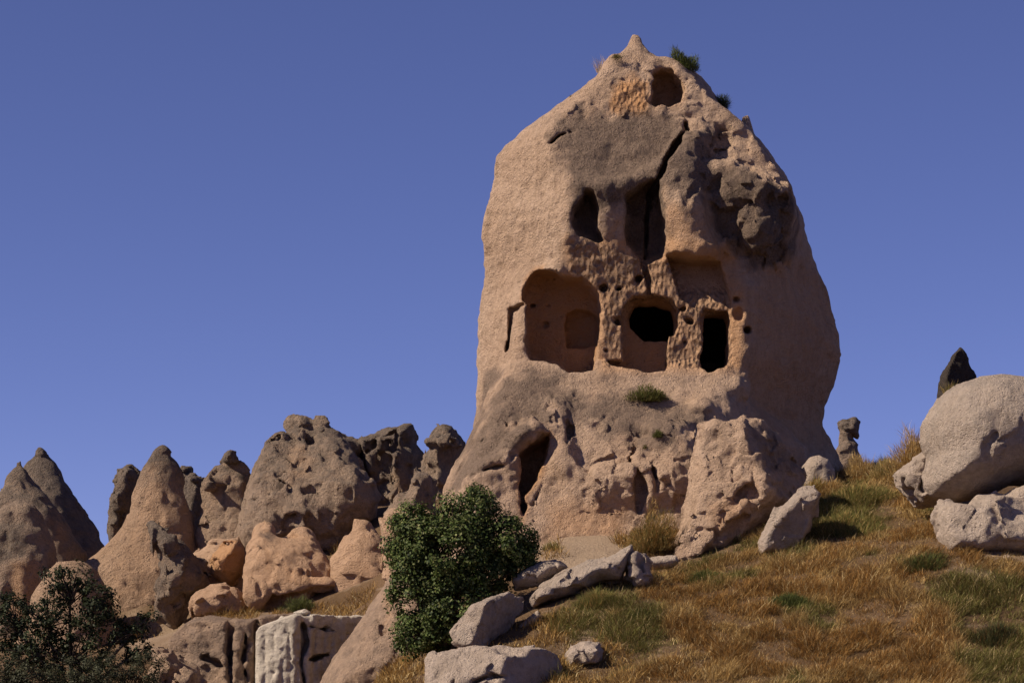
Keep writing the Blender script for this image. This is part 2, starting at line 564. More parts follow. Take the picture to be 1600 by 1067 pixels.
# ------------------------------------------------------------------ the carved rock tower
def Z2(l): return [(720 + x / 2.577, 370 + y / 2.577) for x, y in l]      # outlines traced on two enlargements
def Z1(l): return [(720 + x / 2.577, 30 + y / 2.577) for x, y in l]

T_L = [(50, 990, 83), (85, 955, 83), (120, 936, 82.6), (146, 892, 82.5), (175, 853, 82.5), (210, 809, 82.5), (243, 773, 82.5), (302, 762, 82.5), (333, 750, 82.5), (387, 753, 82.5), (430, 755, 82.5), (471, 748, 82.5), (510, 744, 82.5), (560, 743, 82.5), (642, 741, 82.5), (700, 736, 82.5), (900, 720, 82.5)]
T_A = [(60, 985, 82.2), (88, 955, 81.6), (120, 935, 81.2), (205, 852, 80.5), (250, 864, 80.0), (295, 895, 79.35), (330, 886, 79.3), (400, 883, 79.6), (440, 850, 79.7), (480, 824, 79.75), (570, 800, 79.8), (650, 780, 79.8), (900, 760, 79.8)]
T_B = [(60, 1002, 82.2), (90, 1050, 81.6), (120, 1085, 81.3), (150, 1106, 81), (190, 1163, 80.8), (280, 1226, 80.2), (330, 1238, 80.0), (380, 1205, 80.0), (420, 1172, 79.9), (470, 1180, 79.75), (560, 1176, 79.75), (600, 1155, 79.75), (640, 1145, 79.75), (900, 1145, 79.75)]
T_R = [(50, 1003, 84), (85, 1054, 84), (120, 1101, 84), (177, 1138, 84), (224, 1190, 84), (263, 1217, 84), (278, 1230, 84), (340, 1254, 84), (383, 1268, 84), (441, 1288, 84), (479, 1299, 84), (506, 1307, 84), (552, 1318, 84), (595, 1307, 84), (634, 1292, 84), (665, 1292, 84), (692, 1304, 84), (730, 1322, 84), (900, 1330, 84)]
T_BR = [(v, u - 62 * min(1, (v - 40) / 150.0), 88) for v, u, Y in [(v - 0, u, Y) for v, u, Y in T_R]]
T_BL = [(v, u + 62 * min(1, (v - 40) / 150.0), 88) for v, u, Y in T_L]
# keep the back edges at the same heights as the silhouette edges they belong to
T_BR = [(HORIZON - (HORIZON - v) * 84 / 88.0, 800 + (u - 800) * 84 / 88.0, Y) for v, u, Y in T_BR]
T_BL = [(HORIZON - (HORIZON - v) * 82.5 / 88.0, 800 + (u - 800) * 82.5 / 88.0, Y) for v, u, Y in T_BL]

A_L = [(560, 800, 79.6), (575, 785, 79.6), (600, 766, 79.6), (650, 743, 79.6), (700, 720, 79.6), (735, 698, 79.6), (770, 685, 79.6), (830, 680, 79.6), (960, 675, 79.6)]
A_A = [(560, 812, 79.6), (575, 805, 79.3), (590, 795, 78.8), (650, 772, 77.9), (700, 750, 77.3), (760, 730, 76.7), (830, 722, 76.1), (960, 715, 75.2)]
A_B = [(560, 1138, 79.7), (585, 1138, 79.4), (610, 1138, 78.7), (650, 1128, 77.9), (700, 1118, 77.2), (760, 1108, 76.7), (830, 1098, 76.0), (960, 1090, 75.2)]
A_R = [(560, 1150, 81), (640, 1200, 81), (700, 1265, 81), (960, 1290, 81)]
A_BR = [(560, 1150, 84), (700, 1240, 84), (960, 1250, 84)]
A_BL = [(560, 800, 84), (700, 760, 84), (960, 750, 84)]

CAVE_L = Z2([(245, 250), (250, 205), (262, 170), (300, 125), (340, 117), (385, 135), (420, 160), (480, 170), (525, 190), (553, 230), (562, 320), (555, 420), (545, 490), (533, 548), (480, 552), (430, 548), (390, 512), (330, 500), (280, 490), (265, 420), (262, 330), (258, 265)])
APSE = [(883, 500), (888, 482), (905, 474), (925, 478), (936, 492), (936, 536), (886, 536)]
NOTCH = [(795, 472), (818, 467), (823, 476), (803, 484), (799, 520), (794, 543), (790, 545)]
REC_C = Z2([(655, 330), (662, 280), (700, 246), (790, 238), (850, 255), (875, 290), (878, 360), (866, 395), (842, 405), (847, 450), (838, 520), (820, 548), (740, 553), (660, 535), (600, 512), (592, 504), (650, 498), (660, 430)])
HOLE_C = Z2([(688, 300), (712, 256), (790, 246), (860, 270), (874, 340), (866, 390), (832, 405), (745, 400), (715, 372), (690, 345)])
DOOR = Z2([(980, 290), (1080, 292), (1085, 340), (1083, 500), (1066, 533), (990, 553), (966, 530), (958, 490), (970, 430), (975, 350)])
ALC = Z2([(830, 82), (930, 95), (1042, 100), (1062, 160), (1082, 230), (1088, 330), (1080, 400), (975, 400), (968, 300), (890, 250), (870, 190), (852, 120)])
TOP_C = Z1([(768, 215), (800, 192), (850, 195), (885, 230), (905, 280), (905, 322), (880, 352), (835, 360), (765, 357), (765, 280)])
PANEL = Z1([(640, 255), (758, 240), (758, 388), (590, 388), (610, 330)])
Z860 = lambda l: [(860 + x / 4.104, 160 + y / 4.104) for x, y in l]
NI1 = Z860([(150, 690), (210, 620), (225, 570), (270, 575), (300, 650), (310, 740), (300, 800), (345, 880), (280, 890), (170, 840), (150, 800)])
NI2 = Z860([(490, 600), (560, 560), (650, 490), (700, 520), (695, 600), (705, 660), (738, 760), (738, 880), (720, 980), (640, 1015), (560, 960), (500, 900), (480, 840), (492, 740)])
Z680 = lambda l: [(680 + x / 3.81, 560 + y / 3.81) for x, y in l]
SLAB = Z680([(250, 650), (420, 480), (570, 340), (640, 380), (685, 440), (640, 470), (560, 510), (495, 560), (490, 640), (485, 760), (500, 920), (440, 1000), (200, 1000), (120, 800)])
HOLLOW = Z680([(495, 560), (560, 515), (640, 470), (686, 440), (660, 560), (645, 680), (600, 760), (545, 830), (550, 900), (520, 970), (500, 900), (487, 760), (490, 640)])
GROOVE = Z680([(790, 365), (830, 390), (830, 450), (800, 500), (790, 560), (770, 520), (772, 470)])
HOLES = [(942, 449, .09), (998, 434, .07), (968, 450, .06), (1068, 482, .08), (1078, 502, .10), (967, 500, .10), (1074, 498, .05), (1073, 449, .05), (1070, 534, .04), (1168, 515, .07), (1152, 467, .09), (947, 547, .06)]

def tower_sdf(p):
    d = tracks(p, [T_L, T_A, T_B, T_R, T_BR, T_BL], 0.22)
    d = smax(d, p[:, 2] - PZ(88, 82), 0.2)
    D = Sculpt(p, d)
    # summit knob and right shoulder horn
    D.rows(1, 82.4, [(53, 988, 998), (60, 985, 1002), (70, 980, 1006), (80, 974, 1014), (95, 960, 1026)], 1.0, 2.3, 0.12)
    D.rows(1, 83.2, [(184, 1160, 1169), (196, 1158, 1174), (214, 1156, 1180), (240, 1150, 1200)], 1.0, 2.3, 0.10)
    # brow over the niches and the ribs under it
    D.chain(1, [(895, 292, 79.7), (930, 296, 79.6), (965, 292, 79.65), (1000, 282, 79.75), (1025, 268, 79.9)], 0.33, 0.35)
    D.chain(1, [(946, 300, 79.75), (952, 345, 79.85), (958, 385, 80.0)], [0.42, 0.34, 0.2], 0.25)
    # buttress right of the crack, with its flared lower lip
    D.chain(1, [(1085, 215, 80.7), (1062, 270, 79.9), (1070, 330, 79.5), (1085, 385, 79.55)], [0.5, 0.75, 0.75, 0.7], 0.5)
    D.ell(1, 1083, 392, 79.55, 0.85, 0.65, 0.3, 0.3)
    # dark bulging brow at the right corner
    D.ell(1, 1175, 300, 80.1, 1.15, 0.95, 0.62, 0.35)
    D.ell(1, 1182, 355, 79.95, 0.75, 0.85, 1.0, 0.35)
    D.chain(1, [(1095, 262, 80.2), (1140, 268, 80.0), (1165, 285, 79.8)], [0.3, 0.35, 0.3], 0.25)
    D.chain(-1, [(1118, 300, 79.3), (1130, 340, 79.3), (1142, 375, 79.2)], [0.25, 0.42, 0.3], 0.3)
    D.chain(-1, [(1148, 345, 79.05), (1160, 322, 79.1)], [0.09, 0.06], 0.15)
    D.chain(-1, [(1130, 410, 79.3), (1175, 420, 79.4), (1225, 400, 80.3)], [0.15, 0.45, 0.5], 0.3)
    D.ell(-1, 1130, 218, 80.6, 0.22, 0.35, 0.3, 0.15)
    D.chain(-1, [(1062, 340 - 58, 79.0), (1073, 318, 78.75), (1080, 300, 79.0), (1100, 282, 79.3)], [0.03, 0.09, 0.06, 0.05], 0.1)
    # corner pillar beside the doorway
    D.chain(1, [(1150, 440, 79.95), (1160, 480, 79.9), (1160, 540, 79.85), (1152, 585, 79.85)], [0.22, 0.28, 0.27, 0.36], 0.18)
    D.ell(1, 1125, 612, 79.6, 0.9, 0.75, 0.55, 0.35)
    # apron of weathered rock below
    a = tracks(p, [A_L, A_A, A_B, A_R, A_BR, A_BL], 0.5)
    a = smax(a, p[:, 2] - PZ(560, 79.6), 0.2)
    A = Sculpt(p, a)
    A.prism(1, SLAB, 77.2, 76.55, 80, 0.6, 0.3)
    A.chain(1, [(868, 640, 78.2), (872, 690, 77.35), (882, 735, 76.75)], [0.45, 0.35, 0.3], 0.4)
    A.ell(1, 985, 760, 76.6, 1.5, 0.7, 0.75, 0.5)
    A.ell(1, 1050, 720, 77.2, 1.0, 0.8, 1.2, 0.6)
    A.ell(1, 1095, 645, 78.4, 0.55, 0.6, 0.45, 0.2)
    A.prism(-1, HOLLOW, 77.0, 70, 78.6, 0.2, 0.05)
    A.prism(-1, GROOVE, 77.2, 70, 78.1, 0.1, 0.05)
    A.chain(-1, [(868, 745, 76.35), (880, 747, 76.2), (896, 730, 76.4)], [0.05, 0.1, 0.04], 0.04)
    A.chain(-1, [(915, 785, 76.0), (932, 778, 75.95), (955, 774, 75.9), (972, 767, 76.0)], [0.03, 0.09, 0.09, 0.03], 0.04)
    A.ell(-1, 802, 715, 76.6, 0.14, 0.5, 0.2, 0.05)
    A.chain(-1, [(985, 700, 77.2), (990, 670, 77.5), (1000, 650, 77.8)], [0.05, 0.05, 0.03], 0.06)
    for (u, v, l) in ((876, 795, 30), (884, 798, 26), (900, 792, 24), (912, 796, 20), (934, 795, 18), (945, 790, 22), (962, 792, 24)):
        A.chain(-1, [(u - 4, v - l * .3, 76.0), (u + 5, v + l * .6, 75.75)], [0.08, 0.03], 0.08)
    A.slit(-1, [(1020, 735), (1026, 752), (1024, 775)], 76.6, 70, 76.6, [.03, .09, .03], .08)
    A.slit(-1, [(1040, 762), (1055, 750), (1068, 745)], 76.6, 70, 76.6, [.03, .08, .05], .08)
    A.slit(-1, [(995, 735), (1003, 770), (998, 800)], 76.6, 70, 76.5, [.05, .16, .1], .15)
    A.slit(-1, [(980, 745), (984, 720), (1000, 690), (1003, 655)], 77.2, 70, 77.6, [.02, .03, .03, .01], .05)
    A.slit(-1, [(832, 790), (845, 765), (856, 740)], 77, 70, 77.2, [.05, .09, .03], .06)
    A.slit(-1, [(785, 652), (792, 660), (793, 672)], 77.5, 70, 77.9, .03, .04)
    A.slit(-1, [(740, 745), (760, 735), (790, 728)], 77, 70, 76.9, [.03, .1, .04], .15)
    D.d = smin(D.d, A.d, 0.12)
    # pale sill worn in front of the openings
    D.chain(1, [(800, 578, 79.6), (860, 578, 79.45), (930, 592, 79.3), (1000, 590, 79.35), (1075, 592, 79.4), (1130, 590, 79.5)], [0.2, 0.22, 0.26, 0.26, 0.26, 0.3], 0.3)
    # alcove over the door: back wall leans inward towards the top
    def alcove(q):
        yb = 79.95 + np.clip((q[:, 2] - PZ(480, 80)) / (PZ(405, 80) - PZ(480, 80)), 0, 1) * 0.75
        return smax(poly_px(q, ALC, 79.8), q[:, 1] - yb, 0.06)
    D.prism(-1, ALC, 79.8, 76, 80.8, 0, 0.04, alcove)
    # niches
    D.prism(-1, NI1, 79.5, 76, 80.55, 0.2, 0.06)
    D.prism(-1, NI2, 79.6, 76, 80.75, 0.25, 0.06)
    # crack
    ck = Z1([(905, 400), (910, 432), (880, 480), (830, 570), (802, 640), (766, 700), (750, 800), (745, 960)])
    D.slit(-1, ck[:6], 80.1, 78, 81.3, [0.05, 0.09, 0.06, 0.07, 0.08, 0.06], 0.05)
    D.slit(-1, ck[5:], 80.6, 78, 81.4, [0.05, 0.025, 0.02], 0.03)
    D.slit(-1, Z1([(345, 520), (365, 515), (400, 480), (440, 470)]), 81, 78, 80.95, [.02, .06, .05, .02], 0.1)
    D.slit(-1, [(1005, 405), (1014, 440), (1014, 462)], 79.8, 78, 80.2, .02, 0.03)
    # rooms
    D.prism(-1, CAVE_L, 79.9, 76, 81.65, 0.45, 0.05)
    D.prism(-1, APSE, 80.5, 79.5, 82.3, 0.4, 0.06)
    D.prism(-1, NOTCH, 79.9, 76, 81.2, 0.05, 0.03)
    D.prism(-1, REC_C, 79.8, 76, 80.75, 0.25, 0.06)
    D.prism(-1, HOLE_C, 79.8, 76, 81.8, 0.08, 0.04)
    D.prism(-1, DOOR, 79.8, 76, 82.0, 0.08, 0.04)
    D.prism(-1, [(975, 440), (1150, 440), (1150, 575), (975, 575)], 83.0, 81.4, 86.4, 0.3, 0.04)
    D.prism(-1, TOP_C, 81.2, 78, 82.6, 0.35, 0.06)
    # beam sockets
    for (u, v, r) in HOLES:
        D.ell(-1, u, v, 79.7, r, 0.45, r * 0.8, 0.03)
    D.ell(-1, 1154, 490, 79.6, 0.18, 0.3, 0.22, 0.04)
    D.chain(-1, [(1146, 500, 79.55), (1148, 550, 79.5)], 0.07, 0.04)
    for (u, v, y, r) in ((866, 437, 81.65, .09), (832, 477, 81.65, .08), (856, 477, 81.65, .06), (853, 507, 81.65, .12)):
        D.ell(-1, u, v, y, r, 0.2, r * .8, 0.03)
    D.ell(-1, 823, 512, 79.4, 0.1, .3, .12, 0.05)
    D.ell(-1, 824, 531, 79.4, 0.13, .3, .16, 0.05)
    return D.d

def tower_paint(V, N, T):
    u, v = pix(V)
    w = fbm(V, 0.8, 3, 91) * 14
    w2 = fbm(V, 0.35, 3, 95) * 8
    front = np.clip((83.5 - V[:, 1]), 0, 1)
    # grey crust of the upper front
    up = soft(u, v, [(862, 200), (905, 170), (950, 180), (1020, 172), (1066, 180), (1080, 200), (1130, 200), (1120, 250), (1100, 290), (1080, 320), (1050, 300), (1035, 290), (1005, 300), (975, 305), (935, 312), (900, 300), (868, 250)], 34, w2 * 1.6 + w * 0.5)
    br = soft(u, v, [(1100, 270), (1150, 265), (1210, 285), (1240, 320), (1245, 400), (1180, 420), (1140, 400), (1115, 350)], 18, w)
    nic = np.maximum(soft(u, v, NI1, 14, w2 * .4), soft(u, v, NI2, 14, w2 * .4))
    lip = soft(u, v, [(885, 290), (985, 300), (1040, 280), (1030, 330), (980, 320), (960, 330), (900, 330)], 26, w2)
    apr = soft(u, v, [(775, 576), (830, 580), (900, 596), (980, 608), (1060, 620), (1100, 640), (1050, 690), (985, 700), (930, 690), (860, 640), (800, 680), (720, 760), (690, 780), (735, 670)], 34, w * 1.6)
    slab = soft(u, v, [(700, 760), (800, 660), (850, 650), (860, 672), (810, 705), (760, 720), (720, 760)], 20, w)
    T[:, 0] = np.clip(up * 0.95 + br * 1.0 + lip * 0.7 + nic * 0.85 + apr * 0.80 + slab * 0.5, 0, 1) * front
    shade_and_crust = np.clip(br * 0.35 + nic * 0.3 + lip * 0.25, 0, 0.6) * front * np.clip(0.6 + 0.5 * fbm(V, 0.5, 3, 77), 0, 1)  # extra dark crust on brow and lip; niches darkened too
    # upward ledges weather grey, right side tinted slightly warm
    T[:, 0] = np.maximum(T[:, 0], np.clip(N[:, 2] - 0.45, 0, 1) * 0.8 * (v < 300))
    rt = soft(u, v, [(1180, 400), (1300, 420), (1320, 560), (1300, 700), (1160, 690), (1180, 560)], 40, w)
    # warm fresh surfaces: cave interiors, hollow, panel
    inside = soft(u, v, CAVE_L, 10) * (V[:, 1] > 80.0)
    inside = np.maximum(inside, soft(u, v, REC_C, 10) * (V[:, 1] > 80.0))
    warm = np.maximum.reduce([inside * 0.9, soft(u, v, HOLLOW, 12) * 0.9, soft(u, v, PANEL, 14, w2) * 0.9 * (v < 185),
                              soft(u, v, [(885, 370), (1140, 370), (1175, 470), (1165, 580), (940, 580), (880, 430)], 20) * 0.6,
                              rt * 0.45, soft(u, v, [(1040, 310), (1100, 330), (1120, 400), (1045, 400)], 25, w) * 0.35,
                              soft(u, v, TOP_C, 12) * 0.4, soft(u, v, [(860, 790), (980, 790), (960, 840), (850, 840)], 30, w) * 0.4])
    T[:, 1] = warm
    wall = soft(u, v, [(892, 372), (960, 385), (1010, 408), (1050, 405), (1065, 450), (1140, 455), (1145, 575), (945, 572), (938, 450), (885, 425)], 10)
    T[:, 0] = np.maximum(T[:, 0], wall * 0.38 * (V[:, 1] < 80.6))
    T[:, 2] = wall * (V[:, 1] < 80.6) * (1 - 0.0 * v) + soft(u, v, PANEL, 10) * 0.8 * (v < 185)
    deep_shade = np.clip((V[:, 1] - 81.1) / 0.5, 0, 1) * ((soft(u, v, [(970, 440), (1160, 440), (1160, 590), (970, 590)], 6)) > 0.5)  # rear chamber walls painted near-black to strengthen their shade
    deep_shade *= (V[:, 0] > PX(962, 81)) & (V[:, 0] < PX(1165, 82)) & (V[:, 1] < 87.2)
    T[:, 3] = np.maximum(deep_shade * 0.92, shade_and_crust)

def in_poly(pts, Y, y0, y1, tol=0.05):
    def fn(V, N):
        d = poly2d(V[:, 0], V[:, 2], [(PX(a, Y), PZ(b, Y)) for a, b in pts])
        return (d < tol) & (V[:, 1] > y0) & (V[:, 1] < y1)
    return fn
def in_apron(V, N):
    u, v = pix(V)
    edge = np.interp(u, [680, 775, 830, 900, 960, 1060, 1110, 1150, 1320], [560, 575, 574, 592, 600, 605, 628, 660, 720])
    return (v > edge) & (V[:, 1] < 80.2)

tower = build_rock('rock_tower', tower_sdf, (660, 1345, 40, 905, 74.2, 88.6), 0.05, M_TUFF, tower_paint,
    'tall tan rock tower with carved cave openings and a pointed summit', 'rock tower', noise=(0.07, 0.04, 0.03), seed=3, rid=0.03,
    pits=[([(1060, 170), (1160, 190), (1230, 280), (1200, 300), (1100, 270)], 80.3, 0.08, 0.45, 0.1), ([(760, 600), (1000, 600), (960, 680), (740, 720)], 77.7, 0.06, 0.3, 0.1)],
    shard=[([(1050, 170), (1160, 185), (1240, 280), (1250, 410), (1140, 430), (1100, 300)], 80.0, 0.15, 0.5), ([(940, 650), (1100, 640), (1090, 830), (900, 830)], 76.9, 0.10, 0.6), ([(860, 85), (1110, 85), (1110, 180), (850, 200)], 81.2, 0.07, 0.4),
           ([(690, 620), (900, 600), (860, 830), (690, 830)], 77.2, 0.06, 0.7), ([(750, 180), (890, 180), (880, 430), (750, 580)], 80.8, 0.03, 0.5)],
    parts=[('rock_face', None, None),
           ('rock_apron', in_apron, 'grey weathered apron sloping out below the carved openings'),
           ('cave_niche', in_poly(CAVE_L, 79.9, 79.95, 83.2, 0.08), 'large open arched chamber with a warm brown back wall'),
           ('cave_window', in_poly(REC_C, 79.8, 80.0, 81.3, 0.08), 'rounded opening with a low parapet'),
           ('doorway', in_poly(DOOR, 79.8, 79.95, 82.2, 0.07), 'tall narrow black doorway'),
           ('cave_room', in_poly([(975, 440), (1150, 440), (1150, 575), (975, 575)], 83.0, 81.32, 86.9, 0.2), 'dark chamber behind the openings'),
           ('summit_cave', in_poly(TOP_C, 81.2, 80.6, 82.9, 0.05), 'small shaded cave just below the summit'),
           ('alcove', in_poly(ALC, 79.8, 79.92, 80.8, 0.03), 'shadowed recess above the doorway'),
           ('weathered_niche', in_poly(NI1, 79.5, 79.75, 80.8, 0.04), None),
           ('weathered_niche', in_poly(NI2, 79.6, 79.85, 81.0, 0.04), None),
           ('summit_knob', lambda V, N: (V[:, 2] > PZ(82, 82.6)) & (np.abs(V[:, 0] - PX(993, 82.6)) < 0.5), 'little pointed cone on the summit')])
# ------------------------------------------------------------------ all other rocks
def painter(pat=0.3, top=0.5, warm=(), dark=(), base_warm=0.0, crust=(), seed=0, vr=None, shade_and_crust=0.0):
    """pat: general crust; top: extra crust on upward faces; warm / dark: [(outline, strength)] stains and painted shade; vr=(v_top, v_bottom, strength) crust fading downward over the weathered crown"""
    def fn(V, N, T):
        u, v = pix(V)
        w = fbm(V, 1.1, 3, 60 + seed) * 12
        t = pat + top * np.clip(N[:, 2] - 0.2, 0, 1)
        if vr: t = t + vr[2] * np.clip((vr[1] - v - w * 1.5) / (vr[1] - vr[0]), 0, 1)
        for poly, s in dark: t = np.maximum(t, s * soft(u, v, poly, 12, w * .6))
        g = np.full(len(V), base_warm, np.float32)
        for poly, s in warm:
            m = soft(u, v, poly, 12, w * .6)
            g = np.maximum(g, s * m); t = t * (1 - 0.8 * m * s)
        T[:, 0] = t; T[:, 1] = g; T[:, 3] = shade_and_crust
    return fn

def facet(d, p, cuts, k=0.08):
    for (u, v, Y, n) in cuts: d = smax(d, plane(p, u, v, Y, n), k)
    return d

def simple(name, outline, Y, T, R, mat, label, paint=None, h=0.08, cuts=(), subs=(), adds=(), noise=(0.10, 0.05, 0.02), seed=1, rid=0.0, nscale=1.0, cat='boulder', group=None, lean=0.0, cutk=0.08, pits=(), shard=None):
    """boulder or crag from its outline. subs / adds: lists of (kind, args...) for Sculpt; lean shears the body in depth with height"""
    us = [a for a, b in outline]; vs_ = [b for a, b in outline]
    vm = (min(vs_) + max(vs_)) / 2
    def f(p):
        q = p
        if lean:
            q = p.copy(); q[:, 1] = p[:, 1] - lean * (p[:, 2] - PZ(vm, Y))
        d = pillow(q, outline, Y, T, R)
        S = Sculpt(p, d)
        for a in adds: getattr(S, a[0])(1, *a[1:])
        if cuts: S.d = facet(S.d, p, cuts, cutk)
        for a in subs: getattr(S, a[0])(-1, *a[1:])
        return S.d
    hz = PZ(min(vs_), Y) - PZ(max(vs_), Y)
    dl = abs(lean) * hz / 2
    m = 8 + noise[0] * 60
    return build_rock(name, f, (min(us) - m, max(us) + m, min(vs_) - m, max(vs_) + m, Y - T - 0.5 - dl, Y + T + 0.5 + dl), h, mat, paint, label, cat, noise=noise, seed=seed, rid=rid, nscale=nscale, group=group, pits=pits, shard=[(None, 0, *shard)] if shard else ())

def cone(name, Y, rl, label, mat=None, depth=1.0, n=2.2, paint=None, h=0.1, adds=(), subs=(), cuts=(), noise=(0.14, 0.07, 0.03), seed=1, rid=0.0, nscale=1.2, cat='rock cone', ysh=None, dmax=None, caps=(), group=None, extra=0, shard=(0.10, 0.8)):
    us = [r[1] for r in rl] + [r[2] for r in rl]; vs_ = [r[0] for r in rl]
    wmax = max((PX(r[2], Y) - PX(r[1], Y)) / 2 for r in rl) * depth + (max(abs(q[1]) for q in ysh) if ysh else 0)
    if dmax: wmax = min(wmax, dmax * 1.6 + 1)
    def f(p):
        S = Sculpt(p, rows(p, Y, rl, depth, n, ysh, dmax))
        for a in adds: getattr(S, a[0])(1, *a[1:])
        if cuts: S.d = facet(S.d, p, cuts)
        for a in subs: getattr(S, a[0])(-1, *a[1:])
        return S.d
    m = 10 + extra
    box = (min(us) - m, max(us) + m, min(vs_) - m, max(vs_), Y - wmax - 0.6, Y + wmax + 0.6)
    if not caps:
        return build_rock(name, f, box, h, mat or M_FAR, paint, label, cat, noise=noise, seed=seed, rid=rid, nscale=nscale, group=group, shard=[(None, 0, *shard)])
    root = empty(name, (PX((min(us) + max(us)) / 2, Y), Y, PZ(max(vs_), Y))); tag(root, label, cat, group)
    build_rock('rock_body', f, box, h, mat or M_FAR, paint, noise=noise, seed=seed, rid=rid, nscale=nscale, parent=root, shard=[(None, 0, *shard)])
    for i, (outline, Yc, Tc, Rc) in enumerate(caps):
        a = [q[0] for q in outline]; b = [q[1] for q in outline]
        build_rock('capstone', lambda p: pillow(p, outline, Yc, Tc, Rc), (min(a) - 8, max(a) + 8, min(b) - 8, max(b) + 8, Yc - Tc - .4, Yc + Tc + .4), h * 0.8, M_FAR,
                   painter(0.9, 0.3), noise=(0.10, 0.10, 0.05), seed=seed + i + 3, nscale=0.8, parent=root)
    return root

# ---- far left: cones
cone('rock_cone', 110, [(699, 60, 66), (706, 56, 72), (724, 42, 84), (748, 30, 98), (780, 12, 120), (836, -20, 150), (900, -40, 180), (1000, -60, 200)],
     'dark pointed rock cone, taller of the pair rising behind the rounded dome', paint=painter(0.5, 0.2, vr=(700, 860, 0.35)), seed=2)
cone('rock_cone', 104, [(718, 30, 34), (728, 24, 38), (764, -2, 60), (790, -25, 84), (816, -40, 108), (864, -55, 134), (940, -60, 150), (1040, -60, 160)],
     'pointed brown rock cone, shorter of the pair, standing just in front of the taller one', paint=painter(0.35, 0.2, vr=(720, 850, 0.35), warm=[([(75, 810), (105, 820), (108, 850), (85, 850)], 0.6)]), seed=3,
     subs=[('ell', 90, 838, 101.4, 0.5, 0.8, 0.6, 0.3)])
cone('rock_dome', 99, [(785, 26, 42), (790, 10, 54), (804, -12, 66), (840, -30, 80), (880, -40, 88), (950, -50, 96), (1080, -60, 104)],
     'rounded brown rock dome with dark hollows in its flank', cat='rock dome', paint=painter(0.3, 0.25, warm=[([(20, 880), (60, 870), (75, 920), (50, 980), (10, 970)], 0.7)], dark=[([(-10, 820), (40, 815), (45, 870), (-10, 880)], 0.7)]), seed=4, n=2.4,
     subs=[('ell', 5, 850, 96.8, 0.35, 0.8, 1.0, 0.25), ('ell', 30, 848, 96.5, 0.25, 0.6, 0.8, 0.2), ('ell', 8, 930, 96.0, 0.5, 1.2, 1.6, 0.3), ('ell', 60, 900, 97, 0.3, 0.6, 0.5, 0.3)])
cone('rock_cone', 96, [(880, 92, 135), (890, 80, 150), (930, 55, 170), (990, 30, 190), (1080, 0, 210)], 'low pinkish rock spur at the foot of the orange cone', cat='rock spur',
     paint=painter(0.05, 0.1, base_warm=0.3), seed=5, noise=(0.12, 0.05, 0.02))
# big orange cone
cone('rock_cone', 101, [(694, 248, 256), (704, 243, 264), (728, 228, 279), (772, 211, 291), (806, 198, 300), (836, 182, 306), (870, 150, 316), (900, 110, 326), (950, 80, 335), (1030, 50, 345)],
     'large orange rock cone with a dark weathered tip', depth=0.9, paint=painter(0.05, 0.1, vr=(695, 775, 0.95), base_warm=0.35, warm=[([(222, 765), (245, 750), (280, 800), (290, 870), (240, 930), (180, 940), (170, 880), (205, 830)], 0.45)]), seed=6, n=2.1,
     cuts=[(288, 790, 99.6, (0.93, -0.25, 0.26)), (255, 800, 98.35, (-0.22, -0.95, 0.22))], subs=[('chain', [(275, 722, 100), (288, 760, 100), (300, 800, 100)], [0.15, 0.2, 0.25], 0.2)])
simple('crag', [(184, 748), (189, 731), (204, 725), (214, 731), (220, 742), (222, 765), (216, 800), (205, 830), (190, 870), (165, 880), (168, 825), (175, 775)], 104, 1.5, 0.8, M_FAR,
       'knobbly dark crag leaning on the left flank of the orange cone', painter(0.75, 0.3), noise=(0.1, 0.1, 0.05), seed=7, rid=0.05, cat='crag', h=0.09, shard=(0.25, 0.6))
# mushroom rock and rubble behind
cone('fairy_chimney', 113, [(742, 288, 300), (750, 284, 304), (775, 279, 318), (830, 276, 328), (900, 270, 330)],
     'small mushroom shaped chimney with a flat capstone behind the orange cone', cat='fairy chimney', paint=painter(0.9, 0.2), seed=8, noise=(0.1, 0.1, 0.05), shard=(0.4, 0.5),
     caps=[([(279, 733), (283, 726), (292, 724), (301, 727), (303, 735), (299, 743), (292, 747), (285, 744)], 113, 0.6, 0.35)])
simple('crag', [(296, 752), (310, 745), (320, 750), (322, 770), (318, 820), (312, 870), (295, 860), (288, 800)], 111, 1.1, 0.7, M_FAR, 'dark blocky crag in the gap behind the mushroom chimney', painter(0.95, 0.2), noise=(0.1, 0.12, 0.06), seed=9, cat='crag', h=0.1, shard=(0.5, 0.6))
# chimney left of the massif
cone('fairy_chimney', 101, [(722, 347, 380), (736, 339, 388), (761, 322, 400), (803, 315, 420), (831, 306, 430), (870, 310, 440), (960, 300, 450)],
     'tapering brown chimney with a dark knob for a cap', cat='fairy chimney', depth=0.7, paint=painter(0.2, 0.25, vr=(700, 860, 0.4), base_warm=0.15, dark=[([(322, 755), (335, 745), (338, 762), (324, 766)], 1.0), ([(370, 775), (400, 770), (412, 790), (400, 805), (375, 800)], .9)]), seed=10,
     caps=[([(348, 722), (351, 709), (358, 702), (368, 703), (374, 711), (378, 722), (372, 728), (356, 727)], 101, 0.75, 0.5)], adds=[('ell', 330, 758, 100.2, 0.3, .3, .22, .08), ('ell', 385, 788, 98.9, 0.4, .4, .45, .1)], noise=(0.1, 0.07, 0.04), shard=(0.25, 0.7))
